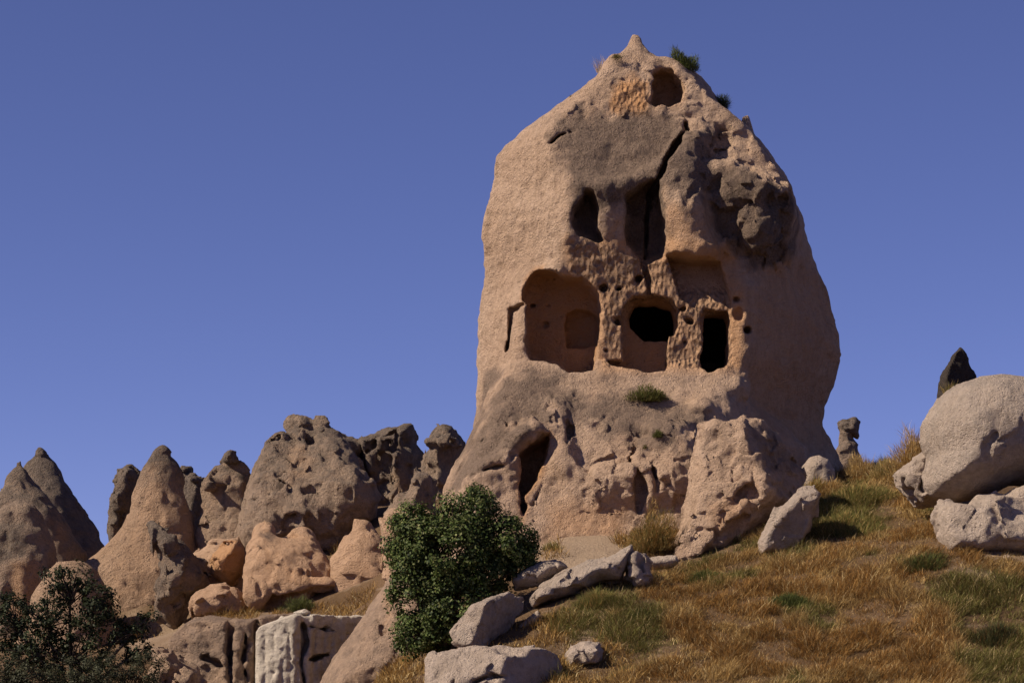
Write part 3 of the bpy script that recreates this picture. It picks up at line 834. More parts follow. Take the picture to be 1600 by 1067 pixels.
# massif
simple('rock_massif', [(390, 745), (400, 715), (411, 698), (424, 688), (430, 684), (453, 688), (457, 678), (465, 672), (474, 672), (482, 679), (490, 683), (500, 676), (513, 682), (526, 695), (540, 708), (556, 724), (566, 740), (575, 765), (583, 795), (590, 850), (580, 900), (380, 900), (370, 840), (378, 790)], 100, 3.6, 3.4, M_FAR,
       'broad brown rock massif with a smooth sloping shoulder and a knobbed crest', painter(0.22, 0.3, vr=(672, 830, 0.3), dark=[([(400, 705), (455, 690), (452, 720), (430, 740), (400, 745)], .6), ([(528, 755), (540, 752), (542, 768), (530, 770)], .9)], warm=[([(452, 700), (478, 690), (482, 740), (455, 750)], .35)]), noise=(0.1, 0.06, 0.04), seed=11, cat='rock massif', h=0.095, lean=0.25,
       adds=[('ell', 470, 690, 99.8, .55, .8, .9, .4), ('chain', [(500, 680, 99.8), (515, 720, 98.8), (540, 780, 97.6)], [.6, 1.0, 1.3], .6), ('chain', [(440, 700, 99), (425, 760, 98), (415, 830, 97)], [.5, .7, .9], .5)],
       subs=[('chain', [(485, 690, 98.9), (482, 730, 98.3), (478, 760, 97.9)], [.15, .2, .1], .25), ('chain', [(465, 755, 97.6), (480, 742, 97.8), (492, 738, 97.8)], [.05, .1, .05], .08),
             ('chain', [(455, 815, 96.8), (470, 805, 96.8), (500, 795, 96.7)], [.04, .08, .04], .1), ('chain', [(478, 840, 96.6), (490, 825, 96.6)], .1, .1), ('ell', 531, 762, 97.2, .18, .4, .18, .05)], shard=(0.2, 0.6))
simple('capstone', [(427, 681), (430, 675), (441, 673), (452, 675), (455, 683), (450, 693), (440, 696), (430, 692)], 99.6, 0.8, 0.4, M_FAR, 'dark flat capstone on the left knob of the massif', painter(0.9, 0.3), noise=(0.08, 0.1, 0.05), seed=12, cat='capstone', h=0.07)
simple('capstone', [(494, 672), (498, 666), (507, 665), (515, 668), (517, 678), (514, 686), (505, 690), (497, 685)], 99.8, 0.8, 0.4, M_FAR, 'dark rounded capstone on the right knob of the massif', painter(1.0, 0.3), noise=(0.08, 0.1, 0.05), seed=13, cat='capstone', h=0.07)
# crags behind, right of massif
simple('crag', [(512, 690), (520, 683), (540, 682), (553, 688), (566, 696), (572, 720), (576, 760), (580, 810), (530, 810), (515, 740)], 108, 1.8, 1.2, M_FAR, 'pitted crag half hidden behind the massif shoulder', painter(0.55, 0.4, warm=[([(525, 700), (545, 705), (545, 730), (530, 720)], .5)]), noise=(0.1, 0.1, 0.05), seed=14, cat='crag', h=0.1, shard=(0.32, 0.7),
       subs=[('ell', 556, 700, 106.6, .4, .7, .4, .15), ('ell', 545, 715, 106.5, .3, .5, .25, .1)])
simple('crag', [(557, 688), (572, 680), (590, 676), (606, 668), (625, 666), (640, 663), (650, 667), (652, 684), (651, 696), (660, 704), (666, 714), (660, 740), (655, 780), (650, 840), (590, 850), (583, 780), (566, 720)], 108.5, 2.6, 1.8, M_FAR,
       'flat topped dark crag with two eye-like hollows', painter(0.5, 0.4, vr=(664, 760, 0.3), warm=[([(612, 740), (640, 735), (640, 780), (615, 780)], .4)]), noise=(0.1, 0.09, 0.05), seed=15, cat='crag', h=0.1, shard=(0.3, 0.7),
       subs=[('ell', 613, 684, 106.3, .45, .9, .5, .1), ('ell', 634, 685, 106.3, .4, .9, .4, .1), ('ell', 592, 735, 106.2, .8, .9, 1.4, .25), ('ell', 640, 728, 106.1, .5, .8, .6, .2), ('ell', 575, 700, 106.6, .4, .6, .3, .1)])
simple('crag', [(658, 745), (659, 725), (668, 700), (670, 682), (680, 668), (692, 661), (705, 664), (717, 673), (722, 685), (724, 700), (716, 716), (712, 740), (720, 800), (700, 830), (650, 830)], 104, 1.9, 1.5, M_FAR,
       'egg shaped crag with a hooded dark hollow beside the rock tower', painter(0.4, 0.3, vr=(660, 740, 0.25), warm=[([(690, 715), (705, 710), (700, 735)], .4)]), noise=(0.08, 0.08, 0.05), seed=16, cat='crag', h=0.09, shard=(0.3, 0.6),
       subs=[('chain', [(692, 706, 102.2), (704, 697, 102.0), (716, 702, 102.2)], [.2, .35, .2], .1), ('ell', 688, 684, 102.4, .12, .3, .16, .05), ('ell', 702, 681, 102.3, .1, .3, .1, .05), ('ell', 681, 690, 102.5, .1, .3, .2, .05)], adds=[('ell', 697, 690, 102.5, .5, .5, .2, .12)])
simple('crag', [(609, 800), (614, 778), (622, 770), (634, 762), (643, 746), (652, 740), (668, 740), (676, 745), (680, 775), (684, 830), (670, 880), (600, 880), (600, 820)], 95, 1.5, 1.2, M_FAR, 'small stumpy cone peeping over the leafy bush', painter(0.2, 0.35, vr=(740, 800, .25)), noise=(0.08, 0.08, 0.05), seed=17, cat='crag', h=0.085, shard=(0.25, 0.6),
       subs=[('ell', 666, 762, 93.6, .18, .4, .25, .06), ('chain', [(635, 770, 93.6), (628, 800, 93.5)], .12, .15)])
# pink rocks, middle distance
simple('pink_rock', [(381, 856), (388, 845), (400, 832), (410, 827), (420, 834), (432, 838), (457, 839), (478, 843), (494, 852), (508, 864), (520, 880), (520, 905), (512, 918), (500, 960), (400, 965), (392, 940), (395, 900), (388, 880)], 93, 2.4, 1.3, M_TUFF,
       'rounded pink rock with a long shadowed overhang at its foot', painter(0.06, 0.1, base_warm=0.35, warm=[([(405, 850), (430, 850), (430, 900), (405, 900)], .6), ([(440, 880), (515, 890), (510, 915), (440, 915)], .5)], dark=[([(400, 828), (425, 830), (432, 850), (415, 850)], .8)]), noise=(0.08, 0.05, 0.03), seed=58, cat='pink rock', h=0.075, lean=0.35, shard=(0.09, 0.6),
       adds=[('chain', [(470, 846, 93.4), (490, 880, 92.2), (500, 900, 91.6)], [.5, .5, .5], .4), ('chain', [(412, 836, 93), (408, 880, 91.4), (402, 930, 90.8)], [.45, .5, .55], .35), ('chain', [(440, 912, 91.2), (470, 916, 90.6), (512, 918, 90.7)], [.25, .22, .25], .2)],
       subs=[('chain', [(418, 900, 91.0), (440, 902, 90.8), (470, 900, 90.6)], [.1, .28, .1], .25), ('chain', [(425, 934, 90.9), (470, 940, 90.4), (512, 934, 90.6)], [.35, .5, .45], .12), ('chain', [(478, 850, 91.6), (484, 868, 91.2)], .12, .2), ('chain', [(404, 905, 90.4), (408, 940, 90.2)], .1, .06)])
simple('orange_boulder', [(326, 882), (334, 865), (350, 856), (372, 848), (381, 858), (380, 880), (374, 898), (362, 912), (345, 912), (332, 900)], 95.5, 1.3, 0.6, M_TUFF, 'orange faced boulder wedged under the tapering chimney', painter(0.05, 0.1, base_warm=0.8), noise=(0.06, 0.05, 0.02), seed=19, h=0.07, lean=-0.4, shard=(0.15, 0.6))
simple('rock_spur', [(300, 870), (330, 840), (372, 836), (385, 850), (396, 870), (402, 960), (390, 985), (300, 990)], 97.5, 1.6, 1.2, M_TUFF, 'pale pink slope of rock around the orange faced boulder', painter(0.05, 0.15, base_warm=0.2), noise=(0.12, 0.06, 0.03), seed=20, cat='rock spur', h=0.09, shard=(0.2, 0.8))
cone('rock_cone', 91, [(809, 553, 570), (815, 549, 582), (826, 545, 592), (850, 530, 604), (879, 516, 616), (905, 517, 620), (940, 520, 622), (1000, 520, 625)],
     'smooth pink rock cone with a dark slot beside it', mat=M_TUFF, depth=0.8, n=2.4, paint=painter(0.03, 0.1, base_warm=0.3), seed=21, noise=(0.09, 0.04, 0.02), h=0.075, ysh=[(809, 0.6), (1000, -0.2)],
     subs=[('prism', [(559, 872), (566, 864), (578, 863), (585, 870), (584, 895), (576, 925), (566, 915)], 89.6, 86, 90.3, .12, .06), ('chain', [(598, 870, 89.2), (592, 900, 89.0), (590, 930, 88.8)], [.1, .15, .2], .1)])
simple('rock_outcrop', [(590, 812), (600, 795), (625, 790), (680, 800), (690, 900), (660, 960), (612, 965), (606, 880)], 88.5, 1.4, 0.7, M_TUFF, 'pale pink rock wall half hidden by the leafy bush', painter(0.1, 0.2, base_warm=0.2), noise=(0.12, 0.06, 0.03), seed=22, cat='rock outcrop', h=0.085, shard=(0.2, 0.8))
simple('overhanging_rock', [(236, 838), (240, 822), (246, 819), (251, 832), (258, 836), (266, 834), (272, 838), (286, 848), (302, 860), (316, 885), (333, 915), (314, 926), (300, 938), (294, 955), (278, 982), (262, 975), (243, 950), (242, 920), (248, 892), (246, 868), (241, 852)], 95, 1.7, 1.0, M_FAR,
       'dark leaning rock with a horned crest standing before the orange cone', painter(0.55, 0.35, vr=(820, 900, .3)), noise=(0.08, 0.06, 0.03), seed=23, cat='leaning rock', h=0.07, shard=(0.25, 0.6),
       cuts=[(285, 930, 93.9, (0.62, -0.55, -0.55))], adds=[('chain', [(240, 828, 94.6), (248, 840, 94.4), (262, 850, 94)], [.22, .35, .5], .15), ('ell', 266, 838, 94.4, .2, .25, .3, .1)])
simple('boulder', [(294, 950), (299, 933), (308, 923), (330, 916), (345, 912), (368, 915), (378, 928), (387, 944), (382, 962), (340, 972), (300, 970)], 91.5, 1.2, 0.6, M_TUFF, 'pinkish boulder resting above the brown cliff', painter(0.1, 0.15, base_warm=0.3, dark=[([(340, 935), (370, 925), (385, 950), (350, 960)], .5)]), noise=(0.1, 0.06, 0.03), seed=24, h=0.07, shard=(0.2, 0.6), cuts=[(365, 940, 90.6, (0.75, -0.6, 0.1))])
simple('brown_cliff', [(270, 1000), (285, 982), (303, 968), (330, 965), (362, 964), (394, 966), (420, 960), (445, 956), (470, 962), (470, 1100), (262, 1100)], 84.6, 2.4, 0.4, M_TUFF, 'broken brown cliff with a vertical crack and flat top', painter(0.5, 0.3, dark=[([(290, 985), (360, 970), (360, 1030), (300, 1040)], .75)]), noise=(0.07, 0.06, 0.04), seed=25, cat='cliff', h=0.065, shard=(0.08, 0.7), cuts=[(320, 1000, 82.45, (-0.35, -0.92, 0.15)), (385, 1010, 82.4, (0.3, -0.94, 0.1))],
       subs=[('slit', [(361, 960), (360, 1000), (363, 1080)], 82.5, 80, 83.0, [.05, .08, .08], .06), ('slit', [(384, 990), (380, 1030), (386, 1070)], 82.4, 80, 82.9, [.03, .1, .05], .1), ('slit', [(318, 1028), (350, 1040)], 82.4, 80, 82.7, .06, .12), ('slit', [(400, 970), (402, 1080)], 82.4, 80, 83.2, .08, .08)])

simple('boulder', [(236, 1052), (242, 1034), (252, 1021), (266, 1018), (277, 1024), (292, 1036), (312, 1050), (318, 1100), (230, 1100)], 80.8, 1.0, 0.6, M_TUFF, 'lumpy tan boulder at the foot of the brown cliff', painter(0.3, 0.3), noise=(0.1, 0.08, 0.04), seed=26, h=0.06, shard=(0.25, 0.4), adds=[('ell', 255, 1030, 80.3, .3, .3, .3, .15)])
def wcliff(p):
    d = pillow(p, [(404, 990), (410, 980), (420, 975), (444, 966), (468, 958), (497, 960), (530, 962), (566, 962), (600, 966), (600, 1110), (402, 1110)], 82.6, 2.0, 0.18)
    S = Sculpt(p, d)
    S.d = smax(S.d, plane(p, 462, 1000, 80.6, (0.62, -0.78, 0)), 0.05)
    S.d = smax(S.d, plane(p, 440, 1000, 80.65, (-0.25, -0.96, 0.12)), 0.05)
    wob = vnoise(p * np.array((1, 1, 0.25), np.float32), 0.5, 77)
    gr = 1 - np.abs(np.sin(np.pi * (p[:, 0] + 0.10 * wob) / 0.26))
    ends = np.clip((PZ(982, 80.7) - p[:, 2]) * 3, 0, 1)
    S.d = S.d + 0.085 * gr ** 1.5 * ends * np.clip(0.7 + wob, 0.2, 1)
    S.slit(-1, [(472, 975), (478, 1000), (470, 1035), (478, 1080)], 80.9, 79, 81.6, [.05, .12, .09, .12], .06)
    S.slit(-1, [(486, 1030), (512, 1022)], 81.4, 79, 82.2, .06, .06)
    S.slit(-1, [(488, 980), (520, 985), (548, 990)], 81.4, 79, 82.2, .03, .04)
    return S.d
build_rock('white_cliff', wcliff, (392, 612, 945, 1110, 80.0, 85.2), 0.045, M_CLIFF, painter(0.1, 0.1, dark=[([(478, 965), (560, 972), (530, 1060), (490, 1067), (475, 1010)], .5)]), 'whitish fluted cliff block with vertical grooves', 'cliff', noise=(0.05, 0.05, 0.035), seed=27, shard=[(None, 0, 0.05, 0.4)])  # dark outline paints the shade of the right half into the colour
for i, (ol, lb) in enumerate([([(456, 958), (460, 953), (475, 952), (483, 957), (480, 962), (462, 963)], 'flat white slab lying on top of the fluted cliff'),
                              ([(430, 968), (440, 961), (450, 963), (446, 970), (434, 973)], 'tilted cream stone on the edge of the fluted cliff')]):
    simple('stone', ol, 81.6, 0.3, 0.12, M_CLIFF, lb, painter(0.0, 0.0), noise=(0.02, 0.03, 0.02), seed=28 + i, h=0.03, cat='stone')
simple('rock_flank', [(596, 915), (612, 885), (640, 868), (680, 870), (720, 950), (720, 1110), (488, 1110), (503, 1067), (519, 1028), (544, 996), (572, 950)], 79.5, 2.6, 1.8, M_TUFF, 'smooth brown rock flank sloping down behind the leafy bush', painter(0.42, 0.2, warm=[([(600, 930), (618, 920), (615, 1000), (600, 980)], .3)]), noise=(0.12, 0.05, 0.02), seed=30, cat='rock flank', h=0.07, lean=0.5, shard=(0.12, 0.9),
       subs=[('chain', [(586, 935, 78.3), (590, 965, 77.8), (602, 990, 77.4)], .08, .1)])

# ---- boulders below the tower
simple('boulder', [(799, 909), (804, 899), (826, 886), (850, 875), (873, 877), (885, 886), (864, 903), (842, 917), (806, 922)], 69.5, 0.7, 0.35, M_PALE, 'flat pale boulder tilted beside the leafy bush', painter(0.15, 0.3), noise=(0.04, 0.03, 0.015), seed=31, shard=(0.08, 0.4), h=0.04)
simple('boulder', [(826, 936), (836, 922), (866, 902), (905, 880), (940, 873), (960, 866), (987, 846), (992, 862), (976, 898), (970, 910), (935, 910), (905, 928), (873, 938), (832, 952)], 68.6, 1.0, 0.45, M_PALE, 'long pale ridge-like boulder running up the slope', painter(0.2, 0.2), noise=(0.05, 0.05, 0.02), seed=32, shard=(0.16, 0.5), h=0.045, subs=[('ell', 975, 888, 67.8, .15, .3, .12, .06), ('chain', [(870, 925, 67.7), (920, 905, 67.6)], .07, .1)])
simple('boulder', [(974, 874), (983, 864), (994, 860), (1008, 868), (1017, 880), (1020, 897), (1016, 914), (988, 922), (976, 904)], 68.2, 0.55, 0.25, M_PALE, 'small broken angular boulder at the end of the pale ridge', painter(0.15, 0.2), noise=(0.04, 0.05, 0.025), seed=33, shard=(0.14, 0.35), h=0.035, cuts=[(1002, 885, 67.8, (0.7, -0.6, 0.25))], subs=[('chain', [(975, 897, 67.5), (1000, 905, 67.5)], .08, .06)])
simple('boulder', [(703, 988), (716, 968), (738, 943), (760, 934), (782, 927), (808, 921), (830, 917), (835, 930), (830, 950), (812, 965), (792, 1000), (760, 1020), (722, 1016), (708, 1004)], 66, 1.1, 0.35, M_PALE, 'angular tan boulder with one large shaded face', painter(0.25, 0.2), noise=(0.05, 0.045, 0.025), seed=34, shard=(0.07, 0.35), h=0.04,
       cuts=[(757, 960, 65.15, (0.84, -0.48, -0.24)), (725, 980, 65.3, (-0.62, -0.75, 0.2)), (790, 932, 65.6, (0.1, -0.35, 0.93))], subs=[('chain', [(795, 940, 65.4), (797, 960, 65.2)], .08, .08)], cutk=0.05)
simple('boulder', [(663, 1030), (672, 1020), (690, 1015), (743, 1010), (790, 1012), (814, 1013), (850, 1012), (872, 1020), (884, 1040), (880, 1110), (660, 1110)], 62, 1.3, 0.3, M_PALE, 'large whitish boulder with a flat bright top and shaded end', painter(0.04, 0.1), noise=(0.06, 0.05, 0.025), seed=35, shard=(0.05, 0.6), h=0.04,
       cuts=[(820, 1042, 61.4, (0.78, -0.62, 0.05)), (740, 1025, 61.3, (-0.3, -0.6, 0.74))], cutk=0.06,
       subs=[('slit', [(708, 1042), (712, 1056), (706, 1080)], 61.2, 60, 61.6, [.01, .025, .02], .04), ('slit', [(742, 1066), (765, 1056), (790, 1058)], 61.2, 60, 61.6, [.02, .02, .01], .03), ('ell', 800, 1018, 61.3, .2, .3, .1, .15)])
simple('stone', [(882, 1022), (893, 1008), (912, 1001), (934, 1004), (944, 1016), (940, 1044), (885, 1044)], 63.9, 0.8, 0.3, M_PALE, 'small crumbly pale stone sunk in the dry grass', painter(0.1, 0.1), noise=(0.05, 0.06, 0.04), seed=36, shard=(0.12, 0.3), h=0.03, cat='stone')
simple('stone', [(808, 978), (822, 966), (840, 953), (849, 962), (840, 976), (818, 988)], 66.6, 0.4, 0.18, M_PALE, 'narrow pale stone lying beside the angular tan boulder', painter(0.1, 0.1), noise=(0.02, 0.04, 0.02), seed=37, h=0.03, cat='stone')
simple('stone', [(1005, 884), (1015, 872), (1035, 868), (1058, 866), (1064, 880), (1045, 890), (1015, 892)], 70.5, 0.5, 0.2, M_PALE, 'low pale slab at the foot of the leg shaped rock', painter(0.1, 0.1), noise=(0.03, 0.03, 0.02), seed=38, h=0.035, cat='stone')
# ---- right hand rocks
simple('leg_shaped_rock', [(1085, 690), (1091, 667), (1112, 655), (1130, 660), (1150, 657), (1175, 654), (1190, 656), (1204, 665), (1226, 686), (1247, 712), (1262, 745), (1240, 790), (1200, 820), (1170, 850), (1130, 880), (1100, 885), (1085, 890), (1062, 895), (1055, 868), (1058, 848), (1068, 810), (1075, 760), (1079, 715)], 74, 2.0, 1.0, M_TUFF,
       'tall leg shaped rock with a rough pitted face and narrow foot', painter(0.08, 0.12, warm=[([(1110, 790), (1180, 760), (1170, 820), (1110, 840)], .3)], dark=[([(1092, 672), (1125, 662), (1150, 680), (1110, 720), (1095, 710)], .38), ([(1170, 665), (1205, 670), (1250, 730), (1200, 740), (1185, 700)], .5)]), noise=(0.07, 0.05, 0.03), seed=39, cat='rock', h=0.05,
       cuts=[(1108, 690, 72.75, (-0.35, -0.92, 0.2)), (1215, 720, 73.2, (0.72, -0.55, 0.42))], adds=[('ell', 1160, 700, 72.9, .9, .6, .8, .3), ('chain', [(1130, 690, 72.9), (1115, 760, 72.5), (1090, 840, 72.4)], [.3, .35, .3], .25), ('ell', 1076, 868, 72.5, .35, .4, .4, .15)],
       subs=[('ell', 1192, 692, 72.3, .3, .4, .25, .1), ('slit', [(1165, 672), (1172, 684)], 72.6, 70, 72.6, .05, .06), ('slit', [(1135, 715), (1125, 760), (1132, 800)], 72.3, 70, 72.15, [.04, .09, .05], .1), ('slit', [(1108, 790), (1120, 800), (1122, 830)], 72.2, 70, 72.3, [.1, .2, .1], .1),
             ('slit', [(1150, 778), (1170, 768), (1185, 775)], 72.3, 70, 72.4, [.08, .18, .1], .12), ('slit', [(1088, 765), (1094, 790), (1090, 815)], 72.2, 70, 72.2, [.03, .07, .03], .06), ('slit', [(1060, 842), (1072, 838)], 72, 70, 72.1, .06, .05), ('slit', [(1120, 840), (1150, 820), (1165, 810)], 72.2, 70, 72.4, [.08, .15, .1], .1)], rid=0.05,
       shard=(0.13, 0.42))
simple('boulder', [(1246, 750), (1252, 728), (1264, 715), (1280, 711), (1294, 718), (1304, 735), (1308, 785), (1245, 785)], 78, 0.7, 0.4, M_PALE, 'small rounded white-topped boulder in the gap beside the tower', painter(0.1, 0.1), noise=(0.03, 0.03, 0.015), seed=55, h=0.04)
simple('boulder', [(1186, 848), (1196, 820), (1218, 793), (1240, 772), (1256, 765), (1272, 764), (1283, 773), (1272, 800), (1262, 830), (1245, 860), (1190, 865)], 71.2, 0.9, 0.5, M_PALE, 'leaning oval boulder with a rough underside in the grass', painter(0.2, 0.25, dark=[([(1195, 830), (1250, 790), (1260, 820), (1235, 850), (1190, 850)], .4)]), noise=(0.05, 0.05, 0.02), seed=41, shard=(0.1, 0.5), h=0.04, cuts=[(1235, 815, 70.6, (0.25, -0.9, -0.3))])
simple('domed_rock', [(1440, 690), (1441, 662), (1456, 638), (1471, 620), (1496, 602), (1526, 591), (1556, 587), (1600, 590), (1650, 610), (1690, 660), (1700, 730), (1640, 760), (1580, 758), (1540, 775), (1487, 788), (1465, 784), (1448, 780), (1436, 764), (1440, 740), (1448, 716)], 70, 2.4, 1.3, M_PALE,
       'huge smooth domed boulder with a curving crack and undercut base', painter(0.30, 0.15, warm=[([(1490, 775), (1560, 750), (1575, 765), (1500, 790)], .5)]), noise=(0.06, 0.035, 0.02), seed=42, cat='boulder', h=0.055,
       subs=[('chain', [(1570, 664, 67.8), (1552, 682, 67.6), (1541, 700, 67.6), (1546, 722, 67.7), (1552, 738, 67.8)], [.04, .1, .17, .17, .1], .05), ('ell', 1590, 690, 67.3, .75, .35, .6, .12), ('chain', [(1540, 757, 67.7), (1580, 745, 67.6), (1620, 720, 67.6)], [.12, .2, .25], .06), ('chain', [(1470, 784, 68.3), (1520, 782, 67.8), (1560, 770, 67.7)], [.1, .16, .16], .06)], shard=(0.05, 0.9))
simple('ledge_rock', [(1396, 740), (1408, 730), (1424, 718), (1445, 706), (1475, 715), (1480, 790), (1430, 795), (1412, 775), (1402, 760)], 71.2, 1.0, 0.35, M_PALE, 'layered pale ledge jutting from the left foot of the domed boulder', painter(0.15, 0.15), noise=(0.05, 0.05, 0.03), seed=46, cat='rock', h=0.045, shard=(0.18, 0.45),
       subs=[('slit', [(1400, 748), (1430, 742), (1450, 745)], 70, 68, 71, .03, .04), ('slit', [(1410, 765), (1440, 760)], 70, 68, 71, .03, .04)])
simple('rubble_rock', [(1462, 812), (1466, 792), (1480, 786), (1510, 790), (1530, 775), (1570, 768), (1600, 757), (1660, 750), (1700, 800), (1690, 880), (1470, 870), (1462, 840)], 68.2, 1.7, 0.6, M_PALE, 'crumbling knobbly rock beneath the domed boulder', painter(0.12, 0.15), noise=(0.08, 0.07, 0.04), seed=43, cat='rock', h=0.045, shard=(0.2, 0.8),
       cuts=[(1500, 815, 66.9, (-0.4, -0.85, 0.3)), (1570, 800, 66.8, (0.25, -0.85, 0.45))],
       subs=[('slit', [(1508, 795), (1500, 830)], 66.6, 64, 67.0, .06, .08)])
simple('rock_peak', [(1464, 640), (1467, 605), (1471, 584), (1482, 567), (1490, 553), (1500, 544), (1509, 552), (1518, 566), (1526, 580), (1531, 600), (1544, 680), (1462, 690)], 128, 1.3, 0.8, M_FAR, 'black pointed rock peak rising behind the domed boulder', painter(1.0, 0.2, shade_and_crust=0.7), noise=(0.06, 0.07, 0.05), seed=52, cat='rock peak', h=0.08, cuts=[(1497, 600, 127.5, (0.5, -0.86, 0.05))])  # shade of the peak painted as near-black over the whole rock
cone('fairy_chimney', 116, [(668, 1313, 1337), (685, 1311, 1339), (695, 1309, 1343), (705, 1307, 1345), (720, 1303, 1348), (780, 1298, 1356)], 'small grey chimney with a ragged dark cap seen past the tower', cat='fairy chimney', paint=painter(0.5, 0.3), seed=45, h=0.1, noise=(0.1, 0.1, 0.05),
     caps=[([(1309, 667), (1312, 660), (1320, 657), (1326, 659), (1333, 656), (1339, 660), (1338, 672), (1340, 682), (1328, 680), (1315, 678)], 116, 0.6, 0.35)])

for i, (u, v, Y, w, h_, lb) in enumerate([(1413, 944, 65.2, 22, 12, 'small pale stone lying loose in the rust grass of the slope'), (1275, 905, 68.0, 16, 9, 'fist sized pale stone in the grass below the oval boulder'), (1535, 868, 67.2, 30, 14, 'loose pale stone fallen from the crumbling rock'), (1575, 878, 66.6, 22, 12, 'little stone beside the one fallen from the crumbling rock')]):
    simple('stone', [(u - w / 2, v + 2), (u - w * .35, v - h_ * .6), (u, v - h_), (u + w * .4, v - h_ * .5), (u + w / 2, v + 4), (u + w * .3, v + 10), (u - w * .3, v + 10)], Y, 0.16, 0.1, M_PALE, lb, painter(0.05, 0.1), noise=(0.015, 0.02, 0.012), seed=70 + i, h=0.022, cat='stone', shard=(0.03, 0.12))
# ------------------------------------------------------------------ the ground
_G = [(1320, 738, 82), (1380, 740, 81), (1420, 752, 78), (1300, 765, 78), (1250, 775, 77), (1200, 842, 72), (1280, 850, 71), (1350, 835, 72), (1420, 805, 73),
      (1480, 855, 67.5), (1560, 852, 67.5), (1620, 845, 68), (1700, 840, 68), (1900, 830, 70), (1900, 740, 82), (1600, 740, 80),
      (1100, 890, 71), (1050, 888, 72), (1000, 908, 69), (950, 850, 74.5), (880, 842, 75.5), (850, 856, 74), (850, 925, 70), (780, 970, 69.5), (830, 890, 72),
      (680, 1040, 69), (640, 1048, 70), (720, 1014, 66.5), (800, 988, 66), (870, 965, 66.5), (665, 1080, 62.5), (780, 1085, 62), (880, 1058, 62.5),
      (900, 1082, 60), (1100, 1082, 59), (1300, 1082, 59), (1600, 1082, 59), (1900, 1080, 60), (600, 1090, 62), (400, 1110, 62), (100, 1130, 64),
      (1000, 985, 65), (1150, 962, 65.5), (1300, 952, 65.5), (1450, 935, 65), (1600, 932, 64.5), (1900, 930, 65),
      (600, 1075, 70), (560, 1092, 74), (500, 1102, 79), (420, 1112, 79), (280, 1110, 82), (330, 1112, 81.5), (450, 1118, 79.5), (350, 1090, 85), (240, 1112, 78), (100, 1110, 80), (-100, 1112, 80),
      (350, 966, 90), (430, 954, 90), (500, 952, 89), (560, 950, 88), (585, 935, 87), (300, 985, 93), (250, 990, 96), (200, 965, 97), (150, 965, 98), (50, 985, 98), (-200, 1000, 98),
      (530, 842, 98), (515, 840, 101), (440, 860, 100), (450, 940, 93.5), (600, 805, 98), (620, 792, 103), (580, 800, 106), (400, 862, 106), (300, 880, 108), (150, 900, 110), (0, 930, 110), (-300, 940, 110),
      (700, 830, 92), (660, 960, 84), (900, 845, 80), (1100, 845, 80), (1200, 810, 82), (900, 830, 90), (1100, 830, 92), (1300, 800, 92)]
_g = np.array([P(*q) for q in _G] + [(x, y, z) for x, y, z in
      [(0, 135, 4), (-60, 135, 4), (60, 135, 4), (-40, 118, 5), (40, 112, 5), (0, 112, 5.5), (0, -20, -1.8), (40, -20, -1.8), (-40, -20, -1.8), (0, 20, -1.5), (-35, 20, -1.5), (35, 20, -1.4),
       (0, 40, -0.9), (-40, 45, -0.9), (40, 45, -0.3), (0, 50, -0.2), (20, 50, 0.0), (-20, 50, -0.5), (60, 70, 4), (60, 90, 6), (-70, 70, 0), (-70, 100, 3.5)]], np.float64)
def _tps(r2): return np.where(r2 > 1e-9, r2 * np.log(r2 + 1e-12), 0)
_c = _g[:, :2] / 20.0
_n = len(_c)
_K = _tps(((_c[:, None] - _c[None]) ** 2).sum(-1)) + np.eye(_n) * 0.003
_A = np.zeros((_n + 3, _n + 3)); _A[:_n, :_n] = _K; _A[:_n, _n] = 1; _A[:_n, _n + 1:] = _c; _A[_n, :_n] = 1; _A[_n + 1:, :_n] = _c.T
_w = np.linalg.solve(_A, np.concatenate([_g[:, 2], np.zeros(3)]))
def ground_z(x, y):
    x = np.asarray(x, np.float64); y = np.asarray(y, np.float64)
    out = np.empty(x.shape); xf, yf, of = x.ravel(), y.ravel(), out.ravel()
    for i in range(0, len(xf), 50000):
        q = np.stack([xf[i:i + 50000], yf[i:i + 50000]], -1) / 20.0
        qc = np.clip(q, (-4.5, -1.5), (4.5, 7.2))
        of[i:i + 50000] = _tps(((qc[:, None] - _c[None]) ** 2).sum(-1)) @ _w[:_n] + _w[_n] + qc @ _w[_n + 1:]
    out = of.reshape(x.shape)
    r = np.sqrt(x * x + (y - 70) ** 2)
    k = np.clip((r - 75) / 90, 0, 1); k = k * k * (3 - 2 * k)
    out = out * (1 - k) + 1.5 * k * np.clip(r / 165, 0, 1)
    p = np.stack([x.ravel(), y.ravel(), np.zeros(x.size)], -1)
    return out + (0.10 * fbm(p, 2.6, 2, 201) + 0.05 * fbm(p, 0.7, 2, 205)).reshape(x.shape)

def axis(segs):
    a = []
    for lo, hi, st in segs: a.append(np.arange(lo, hi, st))
    return np.concatenate(a + [[segs[-1][1]]])
gx = axis([(-4000, -400, 450), (-400, -80, 40), (-80, -26, 2), (-26, 24, 0.22), (24, 80, 2), (80, 400, 40), (400, 4000, 450)])
gy = axis([(-2000, -200, 300), (-200, 0, 40), (0, 50, 3), (50, 90, 0.22), (90, 118, 0.5), (118, 160, 3), (160, 500, 40), (500, 6000, 500)])
GX, GY = np.meshgrid(gx, gy, indexing='ij')
GZ = ground_z(GX, GY)
def ground_fast(x, y):
    i = np.clip(np.searchsorted(gx, x) - 1, 0, len(gx) - 2); j = np.clip(np.searchsorted(gy, y) - 1, 0, len(gy) - 2)
    fx = (x - gx[i]) / (gx[i + 1] - gx[i]); fy = (y - gy[j]) / (gy[j + 1] - gy[j])
    return (GZ[i, j] * (1 - fx) + GZ[i + 1, j] * fx) * (1 - fy) + (GZ[i, j + 1] * (1 - fx) + GZ[i + 1, j + 1] * fx) * fy
gi = np.arange(GX.size).reshape(GX.shape)
